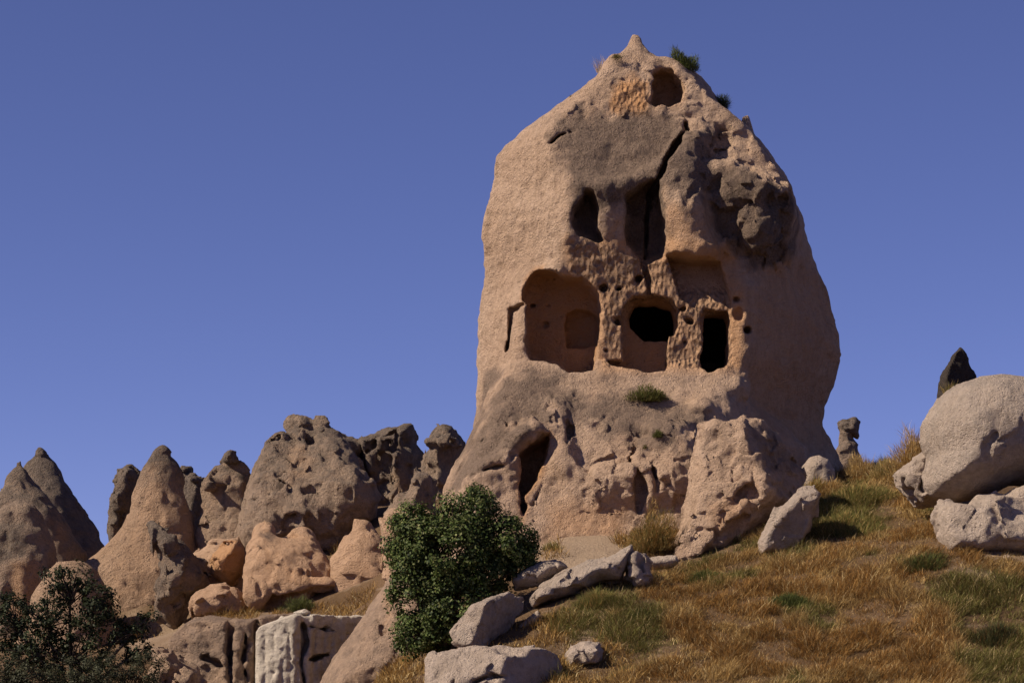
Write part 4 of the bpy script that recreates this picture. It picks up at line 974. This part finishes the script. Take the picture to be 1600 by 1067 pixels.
GQ = np.stack([gi[:-1, :-1], gi[1:, :-1], gi[1:, 1:], gi[:-1, 1:]], -1).reshape(-1, 4)
gme = mesh_np('ground', np.stack([GX, GY, GZ], -1).reshape(-1, 3), GQ)
_u = PX(0, 1) * 0 + GX.ravel() / np.maximum(GY.ravel(), 1) * F_PX + 800; _v = HORIZON - GZ.ravel() / np.maximum(GY.ravel(), 1) * F_PX
_pm = np.zeros(GX.size, np.float32)
for _ol, _s in (([(830, 815), (1000, 815), (1010, 850), (960, 885), (900, 890), (840, 880)], 1.0), ([(1470, 850), (1620, 850), (1620, 900), (1520, 900)], .8), ([(880, 985), (945, 985), (945, 1030), (880, 1030)], .6), ([(200, 960), (420, 955), (420, 1000), (200, 1010)], .7)):
    _pm = np.maximum(_pm, _s * soft(_u, _v, _ol, 25, fbm(np.stack([GX.ravel(), GY.ravel(), GZ.ravel()], -1), 1.2, 3, 411) * 14) * (GY.ravel() > 55) * (GY.ravel() < 100))
_at = gme.attributes.new('dust', 'FLOAT', 'POINT'); _at.data.foreach_set('value', _pm.astype(np.float32))
t = NT('dry_earth')
co = t.n('TexCoord').outputs['Object']
big = t.noise(co, 0.35, 6); med = t.noise(co, 1.8, 7, 0.65); fin = t.noise(co, 16, 5, 0.7)
c = t.mix(t.ramp(big, [(0.35, 0.0), (0.65, 1.0)]), (0.12, 0.072, 0.036), (0.19, 0.118, 0.066))
c = t.mix(t.ramp(med, [(0.55, 0.0), (0.75, 1.0)]), c, (0.30, 0.22, 0.155))
c = t.mix(t.ramp(fin, [(0.3, 0.7), (0.5, 0.0)]), c, (0.08, 0.05, 0.025))
du = t.n('Attribute', attribute_name='dust').outputs['Fac']
c = t.mix(du, c, t.mix(t.ramp(fin, [(0.3, 0.0), (0.6, 1.0)]), (0.27, 0.19, 0.125), (0.43, 0.315, 0.22)))
t.l(c, t.b.inputs['Base Color'])
bp = t.n('Bump'); bp.inputs['Distance'].default_value = 0.12; t.l(t.math('ADD', fin, med), bp.inputs['Height']); t.l(bp.outputs[0], t.b.inputs['Normal'])
tag(link('ground', gme, t.m), kind='structure')
# ------------------------------------------------------------------ plants
def plant_material(name, trans=0.25, rough=0.8):
    t = NT(name)
    at = t.n('Attribute', attribute_name='col')
    co = t.n('TexCoord').outputs['Object']
    c = t.mix(t.ramp(t.noise(co, 6, 3), [(0.3, 0.0), (0.7, 1.0)]), (0.8, 0.8, 0.8), (1.15, 1.12, 1.05))
    c = t.mix(1.0, at.outputs['Color'], c, 'MULTIPLY')
    t.l(c, t.b.inputs['Base Color']); t.b.inputs['Roughness'].default_value = rough
    tr = t.n('BsdfTranslucent'); t.l(c, tr.inputs[0])
    mx = t.n('MixShader'); mx.inputs[0].default_value = trans
    t.l(t.b.outputs[0], mx.inputs[1]); t.l(tr.outputs[0], mx.inputs[2])
    t.l(mx.outputs[0], t.t.nodes['Material Output'].inputs[0])
    return t.m
M_GRASS = plant_material('grass_blades', 0.22)
M_LEAF = plant_material('leaves', 0.18, 0.55)
tb = NT('bark'); co = tb.n('TexCoord').outputs['Object']
tb.l(tb.mix(tb.noise(co, 12), (0.05, 0.035, 0.022), (0.14, 0.10, 0.07)), tb.b.inputs['Base Color'])
M_BARK = tb.m

def set_col(me, C):
    a = me.attributes.new('col', 'FLOAT_COLOR', 'POINT')
    a.data.foreach_set('color', np.concatenate([C, np.ones((len(C), 1))], 1).astype(np.float32).ravel())

def blades(rng, B, D, H, W, droop, C):
    """curved blades: base points B, unit directions D, lengths H, widths W, droop 0..1, colours C"""
    n = len(B)
    az = rng.uniform(0, 2 * np.pi, n)
    side = np.stack([np.cos(az), np.sin(az), np.zeros(n)], -1) * W[:, None]
    out = D.copy(); out[:, 2] = 0; out /= (np.linalg.norm(out, axis=1, keepdims=True) + 1e-6)
    mid = B + D * (H * 0.55)[:, None]
    tip = B + D * (H * 0.85)[:, None] + out * (H * 0.45 * droop)[:, None] - np.array((0, 0, 1)) * (H * 0.35 * droop)[:, None] + np.array((0, 0, 1)) * (H * 0.15 * (1 - droop))[:, None]
    V = np.stack([B - side, B + side, mid - side * 0.7, mid + side * 0.7, tip], 1).reshape(-1, 3)
    k = np.arange(n)[:, None, None] * 5 + np.array([[0, 1, 2], [1, 3, 2], [2, 3, 4]])[None]
    C5 = np.repeat(C, 5, 0); C5[4::5] *= 1.15
    return V, k.reshape(-1, 3), C5

STRAW = np.array((0.46, 0.31, 0.125)); RUST = np.array((0.34, 0.19, 0.06)); GREEN = np.array((0.175, 0.165, 0.05)); BROWN = np.array((0.15, 0.09, 0.035)); PALE = np.array((0.56, 0.43, 0.22))
def grass_field(seed, x0, x1, y0, y1, n, mask, hmin, hmax, wid=0.008, col=None):
    rng = np.random.RandomState(seed)
    x = rng.uniform(x0, x1, n); y = rng.uniform(y0, y1, n)
    p = np.stack([x, y, np.zeros(n)], -1)
    tuft = fbm(p, 0.9, 3, seed + 40, 0.7)
    keep = rng.rand(n) < np.clip(0.78 + 0.7 * tuft, 0.3, 1)
    x, y, p, tuft = x[keep], y[keep], p[keep], tuft[keep]
    z = ground_fast(x, y)
    B = np.stack([x, y, z - 0.02], -1)
    u, v = pix(B); m = mask(u, v, B)
    keep = rng.rand(len(x)) < m
    B, p, tuft = B[keep], p[keep], tuft[keep]
    n = len(B)
    lean = np.stack([vnoise(p, 0.8, seed + 50), vnoise(p, 0.8, seed + 51)], -1) * 0.7 + np.array((0.2, -0.3)) + rng.normal(0, 0.65, (n, 2))
    D = np.concatenate([lean, np.ones((n, 1))], 1); D /= np.linalg.norm(D, axis=1, keepdims=True)
    H = rng.uniform(hmin, hmax, n) * np.clip(0.75 + 0.8 * tuft, 0.3, 1.6)
    c = fbm(p, 2.4, 3, seed + 60); c2 = fbm(p, 0.9, 2, seed + 64)
    C = np.where((c + 0.35 * c2 > 0.22)[:, None], GREEN, np.where((c + 0.5 * c2 < -0.12)[:, None], RUST, STRAW))
    if col is not None: C = np.tile(np.array(col), (n, 1))
    r = rng.rand(n)
    C = np.where((r < 0.12)[:, None], PALE, np.where((r > 0.80)[:, None], BROWN, C))
    C = C * rng.uniform(0.6, 1.3, (n, 1))
    return blades(rng, B, D, H, np.full(n, wid) * rng.uniform(0.6, 1.3, n), rng.uniform(0.1, 0.9, n), C)

def field_object(name, data, label, cat='grass'):
    V, Q, C = data
    me = mesh_np(name, V, Q, False); set_col(me, C)
    o = link(name, me, M_GRASS)
    return tag(o, label, cat, kind='stuff')

SLOPE = [(850, 1110), (868, 1050), (880, 1005), (850, 968), (930, 925), (1000, 915), (1060, 892), (1110, 860), (1150, 830), (1200, 770), (1250, 735), (1300, 728), (1345, 715), (1445, 725), (1440, 775), (1465, 800), (1470, 870), (1520, 855), (1700, 855), (1700, 1110)]
def slope_mask(u, v, B):
    d = poly2d(u.astype(np.float32), v.astype(np.float32), SLOPE)
    return np.clip(0.5 - d / 14, 0, 1) * (B[:, 1] > 57.5)
field_object('dry_grass', grass_field(1, 0.5, 15.5, 58, 83.5, 640000, slope_mask, 0.16, 0.46, 0.0065), 'matted dry straw and rust coloured grass covering the slope')
# thin patches between the rocks
PATCH = [([(845, 1100), (862, 1040), (880, 1015), (950, 1000), (1000, 1030), (990, 1100)], 1), ([(500, 850), (525, 828), (548, 824), (540, 845), (520, 868)], 1), ([(420, 970), (440, 948), (520, 945), (575, 940), (590, 955), (560, 965)], .8), ([(300, 978), (330, 960), (400, 955), (400, 975)], .7),
         ([(590, 1067), (610, 1030), (665, 1030), (668, 1090), (590, 1090)], 1), ([(525, 950), (560, 925), (590, 915), (580, 950)], .8), ([(960, 850), (985, 790), (1060, 765), (1070, 830), (1050, 880), (1000, 870)], .9), ([(840, 870), (870, 850), (890, 870), (860, 885)], .6),
         ([(740, 1012), (800, 985), (860, 960), (900, 960), (890, 1010), (830, 1018)], 1), ([(180, 985), (240, 960), (250, 990), (200, 1000)], .6)]
def patch_mask(u, v, B):
    r = np.zeros(len(u))
    for ol, s in PATCH: r = np.maximum(r, s * np.clip(0.5 - poly2d(u.astype(np.float32), v.astype(np.float32), ol) / 10, 0, 1))
    return r
field_object('golden_grass', grass_field(2, -16, 6, 59.5, 103, 460000, patch_mask, 0.15, 0.45, 0.010, (0.36, 0.22, 0.075)), 'thin golden grass growing in patches between the rocks')

def surface_y(u, v, default):
    """depth at which the photo ray through (u, v) meets the rocks or ground built so far"""
    d = Vector(((u - 800) / F_PX, 1, (HORIZON - v) / F_PX))
    hit, loc, *_ = scene.ray_cast(bpy.context.evaluated_depsgraph_get(), Vector((0, 0, 0)) + d * 20, d.normalized())
    return loc.y if hit else default

def tuft(name, u, v, wpx, hpx, label, n=600, seed=1, cols=(STRAW, RUST), Y=None, spread=0.5, width=0.007, cat='plant', group=None, droop=(0.1, 0.8)):
    """one clump of stems rooted where its base shows"""
    rng = np.random.RandomState(seed)
    Y = Y or surface_y(u, v, 80)
    b = P(u, v, Y + 0.05); s = Y / F_PX
    R = wpx * s / 2; Hh = hpx * s
    a = rng.uniform(0, 2 * np.pi, n); r = R * 0.75 * np.sqrt(rng.rand(n))
    off = np.stack([r * np.cos(a), r * np.sin(a) * 0.7, np.zeros(n)], -1)
    B = off - np.array((0, 0, 0.05))
    D = np.stack([off[:, 0] / max(R, .01) * spread, off[:, 1] / max(R, .01) * spread, np.ones(n)], -1) + rng.normal(0, 0.22, (n, 3)); D /= np.linalg.norm(D, axis=1, keepdims=True)
    H = Hh * rng.uniform(0.45, 1.05, n) * (1.1 - 0.5 * (r / R) ** 2)
    C = np.array(cols)[rng.randint(0, len(cols), n)] * rng.uniform(0.6, 1.3, (n, 1))
    V, Q, C5 = blades(rng, B, D, H, np.full(n, width), rng.uniform(*droop, n), C)
    me = mesh_np(name, V, Q, False); set_col(me, C5)
    o = link(name, me, M_GRASS); o.location = b
    return tag(o, label, cat, group)

def brush(name, u, v, wpx, hpx, label, n, seed, cols, Y=None, ln=(0.12, 0.3), width=0.006, cat='plant', up=0.5, depth=0.8, ground=False, group=None):
    """airy clump: short stems spread through a half-dome (or, ground=True, rooted over a patch of ground)"""
    rng = np.random.RandomState(seed)
    Y = Y or surface_y(u, v, 80)
    b = P(u, v, Y).astype(float); s = Y / F_PX; R = wpx * s / 2; Hh = hpx * s
    d = rng.normal(0, 1, (n, 3)); d /= np.linalg.norm(d, axis=1, keepdims=True); d[:, 2] = np.abs(d[:, 2])
    rr = rng.rand(n) ** 0.5
    lump = 0.75 + 0.4 * vnoise(d * 1.0 + seed, 0.5, seed % 9 + 300)
    off = d * rr[:, None] * lump[:, None] * np.array((R, R * depth, Hh * 0.85))
    if ground:
        off[:, 2] = ground_fast(b[0] + off[:, 0], b[1] + off[:, 1]) - b[2] - 0.02
        off[:, 2] += rng.rand(n) * 0.5 * Hh * (1 - rr)
    D = d * 0.6 + np.array((0.1, 0, up)) + rng.normal(0, 0.45, (n, 3)); D /= np.linalg.norm(D, axis=1, keepdims=True)
    H = rng.uniform(*ln, n)
    C = np.array(cols)[rng.randint(0, len(cols), n)] * rng.uniform(0.55, 1.35, (n, 1))
    V, Q, C5 = blades(rng, off, D, H, np.full(n, width), rng.uniform(0, .7, n), C)
    me = mesh_np(name, V, Q, False); set_col(me, C5)
    o = link(name, me, M_GRASS); o.location = b
    return tag(o, label, cat)

def leaf_mesh(name, Pn, Nn, size, C, rng, mat, parent):
    """folded leaves at points Pn facing about Nn"""
    n = len(Pn)
    a = rng.normal(0, 1, (n, 3)); a -= (a * Nn).sum(1, keepdims=True) * Nn; a /= np.linalg.norm(a, axis=1, keepdims=True)
    b = np.cross(Nn, a)
    s = size[:, None]
    V = np.stack([Pn - a * s * .55, Pn + b * s * .36 + Nn * s * .12, Pn + a * s * .6, Pn - b * s * .36 + Nn * s * .12], 1).reshape(-1, 3)
    k = np.arange(n)[:, None, None] * 4 + np.array([[0, 1, 2], [0, 2, 3]])[None]
    me = mesh_np(name, V, k.reshape(-1, 3), False); set_col(me, np.repeat(C, 4, 0))
    return link(name, me, mat, parent)

def tube(name, paths, mat, parent, sides=6):
    Vs, Qs = [], []; off = 0
    for pts, rad in paths:
        pts = np.array(pts, float)
        for i, (q, r) in enumerate(zip(pts, rad)):
            tdir = pts[min(i + 1, len(pts) - 1)] - pts[max(i - 1, 0)]; tdir /= np.linalg.norm(tdir) + 1e-9
            x = np.cross(tdir, (0.3, 1, 0.2)); x /= np.linalg.norm(x) + 1e-9; y = np.cross(tdir, x)
            an = np.arange(sides) * 2 * np.pi / sides
            Vs.append(q + r * (np.cos(an)[:, None] * x + np.sin(an)[:, None] * y))
        for i in range(len(pts) - 1):
            a = off + i * sides + np.arange(sides); b = off + i * sides + (np.arange(sides) + 1) % sides
            Qs.append(np.stack([a, b, b + sides, a + sides], -1))
        off += len(pts) * sides
    me = mesh_np(name, np.concatenate(Vs), np.concatenate(Qs))
    return link(name, me, mat, parent)

def bush(name, u, v, Y, blobs, label, nclump, nleaf, size, cols, seed=1, clump_r=0.3, cat='bush', shell=0.55, bare=0.0, group=None, trunk=0.09):
    """blobs: (u, v, dY, ru_px, rdepth_m, rv_px) ellipsoids filled with leaf clumps; u, v, Y the foot of the stem"""
    rng = np.random.RandomState(seed)
    root = empty(name, P(u, v, Y)); tag(root, label, cat, group)
    base = np.array(root.location)
    cen = np.array([P(a, b, Y + c) for a, b, c, *_ in blobs]) - base
    rad = np.array([(ru * Y / F_PX, rd, rv * Y / F_PX) for a, b, c, ru, rd, rv in blobs])
    wts = rad.prod(1) ** 0.7; wts /= wts.sum()
    k = rng.choice(len(blobs), nclump, p=wts)
    d = rng.normal(0, 1, (nclump, 3)); d /= np.linalg.norm(d, axis=1, keepdims=True)
    rr = shell + (1 - shell) * rng.rand(nclump) ** 0.6
    cc = cen[k] + d * rad[k] * rr[:, None]
    outd = d
    cr = clump_r * rng.uniform(0.55, 1.35, nclump)
    cb = rng.uniform(0.55, 1.25, nclump)
    idx = rng.randint(0, nclump, nleaf)
    e = rng.normal(0, 1, (nleaf, 3)); e /= np.linalg.norm(e, axis=1, keepdims=True)
    Pn = cc[idx] + e * (cr[idx] * rng.rand(nleaf) ** 0.45)[:, None]
    Nn = e * 0.6 + outd[idx] * 0.6 + np.array((0, 0, 0.45)) + rng.normal(0, 0.45, (nleaf, 3)); Nn /= np.linalg.norm(Nn, axis=1, keepdims=True)
    C = np.array(cols)[rng.randint(0, len(cols), nleaf)] * (cb[idx] * rng.uniform(0.75, 1.2, nleaf))[:, None]
    leaf_mesh('crown', Pn, Nn, size * rng.uniform(0.6, 1.35, nleaf), C, rng, M_LEAF, root)
    paths = []
    for c, r in zip(cen, rad):
        m = c * 0.5 + rng.normal(0, 0.12, 3)
        paths.append(([np.array((0, 0, -0.2)), m * 0.45, m + (c - m) * 0.3, c], [trunk, trunk * .75, trunk * .5, trunk * .25]))
    tube('trunk', paths[:1], M_BARK, root)
    for i in range(0, len(paths)):
        ii = [j for j in range(nclump) if k[j] == i][: max(4, int(14 * (1 + bare)))]
        br = [paths[i]] if i else []
        for j in ii:
            s0 = cen[i] * 0.8
            br.append(([s0, (s0 + cc[j]) / 2 + rng.normal(0, .08, 3), cc[j]], [trunk * .3, trunk * .2, trunk * .08]))
        if br: tube('branch', br, M_BARK, root, 5)
    return root

G1 = (0.058, 0.088, 0.022); G2 = (0.085, 0.115, 0.03); G3 = (0.17, 0.185, 0.07); G4 = (0.03, 0.05, 0.014)
bush('leafy_bush', 690, 1035, 69.5, [(735, 800, 0, 48, .8, 44), (660, 835, 0, 50, .9, 52), (700, 870, -.3, 80, 1.2, 70), (790, 850, 0, 50, .8, 42), (655, 925, -.2, 45, .9, 70), (715, 940, -.3, 62, 1.0, 58), (650, 995, -.2, 38, .7, 36), (760, 895, 0, 55, .8, 36), (815, 865, .1, 28, .5, 24), (625, 850, .1, 22, .5, 45), (690, 985, -.2, 40, .7, 32)],
     'dense round leafy green bush growing below the rock tower', 760, 60000, 0.08, (G1, G2, G2, G3, G4), seed=5, clump_r=0.26, shell=0.5, trunk=0.12)
D1 = (0.030, 0.040, 0.018); D2 = (0.045, 0.055, 0.024); D3 = (0.02, 0.028, 0.013)  # dark leaf tones stand in for shade over the tree
bush('dark_tree', 115, 1095, 77, [(110, 905, 0, 45, .8, 26), (70, 950, 0, 50, .9, 40), (150, 950, -.2, 50, .8, 36), (45, 1010, 0, 60, 1.0, 50), (190, 985, 0, 45, .6, 26), (110, 1020, -.2, 70, 1.0, 50), (215, 1020, .1, 30, .5, 20), (10, 960, .2, 30, .7, 40), (230, 965, 0, 18, .3, 12)],
     'sparse dark tree with thin twigs before the brown dome', 330, 15000, 0.085, (D1, D2, D3), seed=8, clump_r=0.22, cat='tree', shell=0.2, bare=1.0, trunk=0.10)
bush('grey_shrub', 190, 1100, 74, [(150, 1055, 0, 70, .8, 35), (220, 1050, 0, 45, .7, 32), (60, 1065, 0, 70, .8, 34), (0, 1060, 0, 60, .8, 40)], 'low grey-green scrub beneath the dark tree', 260, 22000, 0.05, ((0.06, 0.065, 0.035), (0.045, 0.05, 0.028), (0.08, 0.08, 0.045)), seed=9, clump_r=0.2, cat='shrub', shell=0.2, trunk=0.05)

# plants on and round the tower
OL1 = (0.10, 0.095, 0.03); OL2 = (0.16, 0.13, 0.045); GR1 = (0.06, 0.085, 0.028); GR2 = (0.09, 0.115, 0.035)
def shrub(name, u, v, blobs, label, nleaf, size, cols, seed, Y=None, cr=0.09, nclump=40, **kw):
    Y = Y or surface_y(u, v, 80)
    return bush(name, u, v, Y, blobs, label, nclump, nleaf, size, cols, seed=seed, clump_r=cr, cat='shrub', shell=0.15, trunk=0.02, **kw)
W1 = (0.13, 0.145, 0.04); W2 = (0.19, 0.185, 0.06); W3 = (0.085, 0.10, 0.035)
brush('shrub', 1014, 628, 72, 30, 'olive shrub on the ledge just below the cave openings', 3800, 21, (OL1, OL2, W1), ln=(.08, .22), width=.008, cat='shrub', depth=.6)
brush('shrub', 1028, 684, 22, 18, 'small round green cushion plant on the pale apron', 900, 22, (OL1, W1), ln=(.04, .1), width=.006, cat='shrub')
brush('shrub', 1008, 701, 10, 9, 'tiny tuft on the apron below the cushion plant', 220, 23, (OL1, OL2), ln=(.03, .07), width=.005, cat='shrub')
brush('shrub', 1066, 112, 64, 44, 'feathery green shrub on the summit beside the pointed knob', 4200, 24, (W1, W3, GR2), Y=82.0, ln=(.08, .24), width=.008, cat='shrub', depth=.7)
brush('shrub', 1128, 172, 32, 34, 'dark spiky shrub clinging to the right shoulder of the tower', 1300, 25, (D2, W3), Y=82.8, ln=(.08, .24), width=.007, cat='shrub')
brush('shrub', 964, 92, 26, 9, 'flat olive moss cushion on the summit rim', 500, 26, (OL1, OL2), Y=81.3, ln=(.03, .08), width=.006, cat='shrub')
brush('shrub', 893, 154, 9, 7, 'tiny yellow green tuft on the left shoulder', 160, 27, (OL2, GR2), Y=82.2, ln=(.03, .08), width=.005, cat='shrub')
tuft('dry_grass_tuft', 945, 112, 34, 36, 'pale dry grass sprouting beside the summit', 260, 31, (PALE, STRAW), Y=82.2, spread=.5, width=.004)
W1 = (0.13, 0.145, 0.04); W2 = (0.19, 0.185, 0.06); W3 = (0.085, 0.10, 0.035)
brush('grass_tussock', 1428, 742, 84, 92, 'tall golden grass tussock leaning on the domed boulder', 5200, 32, (STRAW, RUST, STRAW, PALE), Y=73.2, ln=(.2, .5))
brush('grass_tussock', 1388, 752, 80, 56, 'feathery golden grass on the ridge against the sky', 3600, 33, (STRAW, PALE, W2), Y=79, ln=(.2, .45))
brush('weed_clump', 1345, 778, 130, 46, 'broad green weed clump on the ridge below the gap', 7000, 34, (W1, W2, STRAW), Y=75.5, ln=(.15, .4), ground=True, depth=1.0)
brush('weed_clump', 1320, 832, 150, 50, 'green weed clump lower down beside the oval boulder', 8000, 35, (W1, W2, STRAW, W2), Y=72.3, ln=(.15, .4), ground=True, depth=1.0)
brush('weed_clump', 1100, 905, 80, 32, 'green weed clump at the foot of the leg shaped rock', 3800, 36, (W1, W2, W3), Y=69.2, ground=True, ln=(.12, .32))
brush('weed_clump', 1000, 972, 80, 24, 'dark green weed clump below the pale ridge boulder', 3600, 37, (W3, W1), Y=65.5, ground=True, ln=(.12, .28))
brush('weed_clump', 932, 950, 80, 40, 'tall green grass clump against the pale ridge boulder', 4200, 38, (W1, STRAW, W2), Y=66.8, ground=True, ln=(.2, .45))
brush('weed_clump', 790, 1012, 120, 26, 'green grass clump between the angular and the whitish boulder', 5200, 39, (W1, W2, STRAW), Y=63.8, ground=True, ln=(.12, .32))
brush('weed_clump', 1560, 985, 110, 34, 'dark weed clump among the rust grass under the crumbling rock', 3600, 40, (W3, (0.05, 0.05, 0.025), BROWN), Y=62.5, ground=True, ln=(.15, .35))
brush('weed_clump', 1235, 945, 90, 28, 'mid green weed clump in the rust grass below the oval boulder', 3600, 47, (W1, W3), Y=66.0, ground=True, ln=(.15, .3))
brush('weed_clump', 1440, 880, 100, 30, 'olive weed clump in front of the crumbling rock', 3600, 48, (W3, W1, BROWN), Y=66.6, ground=True, ln=(.15, .3))
brush('dry_shrub', 1020, 862, 104, 92, 'ochre dry shrub filling the hollow left of the leg shaped rock', 9000, 41, (STRAW, (0.22, 0.17, 0.055), (0.13, 0.12, 0.04), RUST), Y=73.2, ln=(.12, .3), width=.005)
brush('grass_tussock', 1210, 788, 90, 66, 'rust coloured grass behind the oval boulder', 5200, 42, (RUST, STRAW), Y=73.5, ln=(.15, .4), ground=True)
brush('grass_tussock', 1276, 778, 70, 34, 'rusty tussock hiding the foot of the small white-topped boulder', 3600, 50, (RUST, STRAW, W2), Y=76.8, ln=(.15, .4))
brush('grass_tussock', 1300, 765, 70, 44, 'straw coloured tussock beside the small white-topped boulder', 3600, 43, (STRAW, RUST, PALE), Y=76.5, ln=(.15, .4), ground=True)
brush('grass_tussock', 1345, 745, 60, 40, 'wispy pale grass at the foot of the small grey chimney', 1800, 49, (STRAW, PALE), Y=80.5, ln=(.15, .45))
brush('weed_clump', 468, 956, 60, 32, 'grey-green weed in front of the shadowed overhang', 2200, 44, ((0.12, 0.13, 0.06), W1), Y=89.5, width=.008)
tuft('dry_grass_tuft', 1485, 612, 30, 26, 'thin dry stems in front of the black peak', 200, 45, (STRAW, GREEN), Y=73, spread=.6, width=.004)
brush('dry_grass_tuft', 868, 872, 56, 26, 'small dry tuft between the bush and the apron', 2200, 46, (STRAW, W2, (0.2, 0.15, 0.05)), Y=73.6)
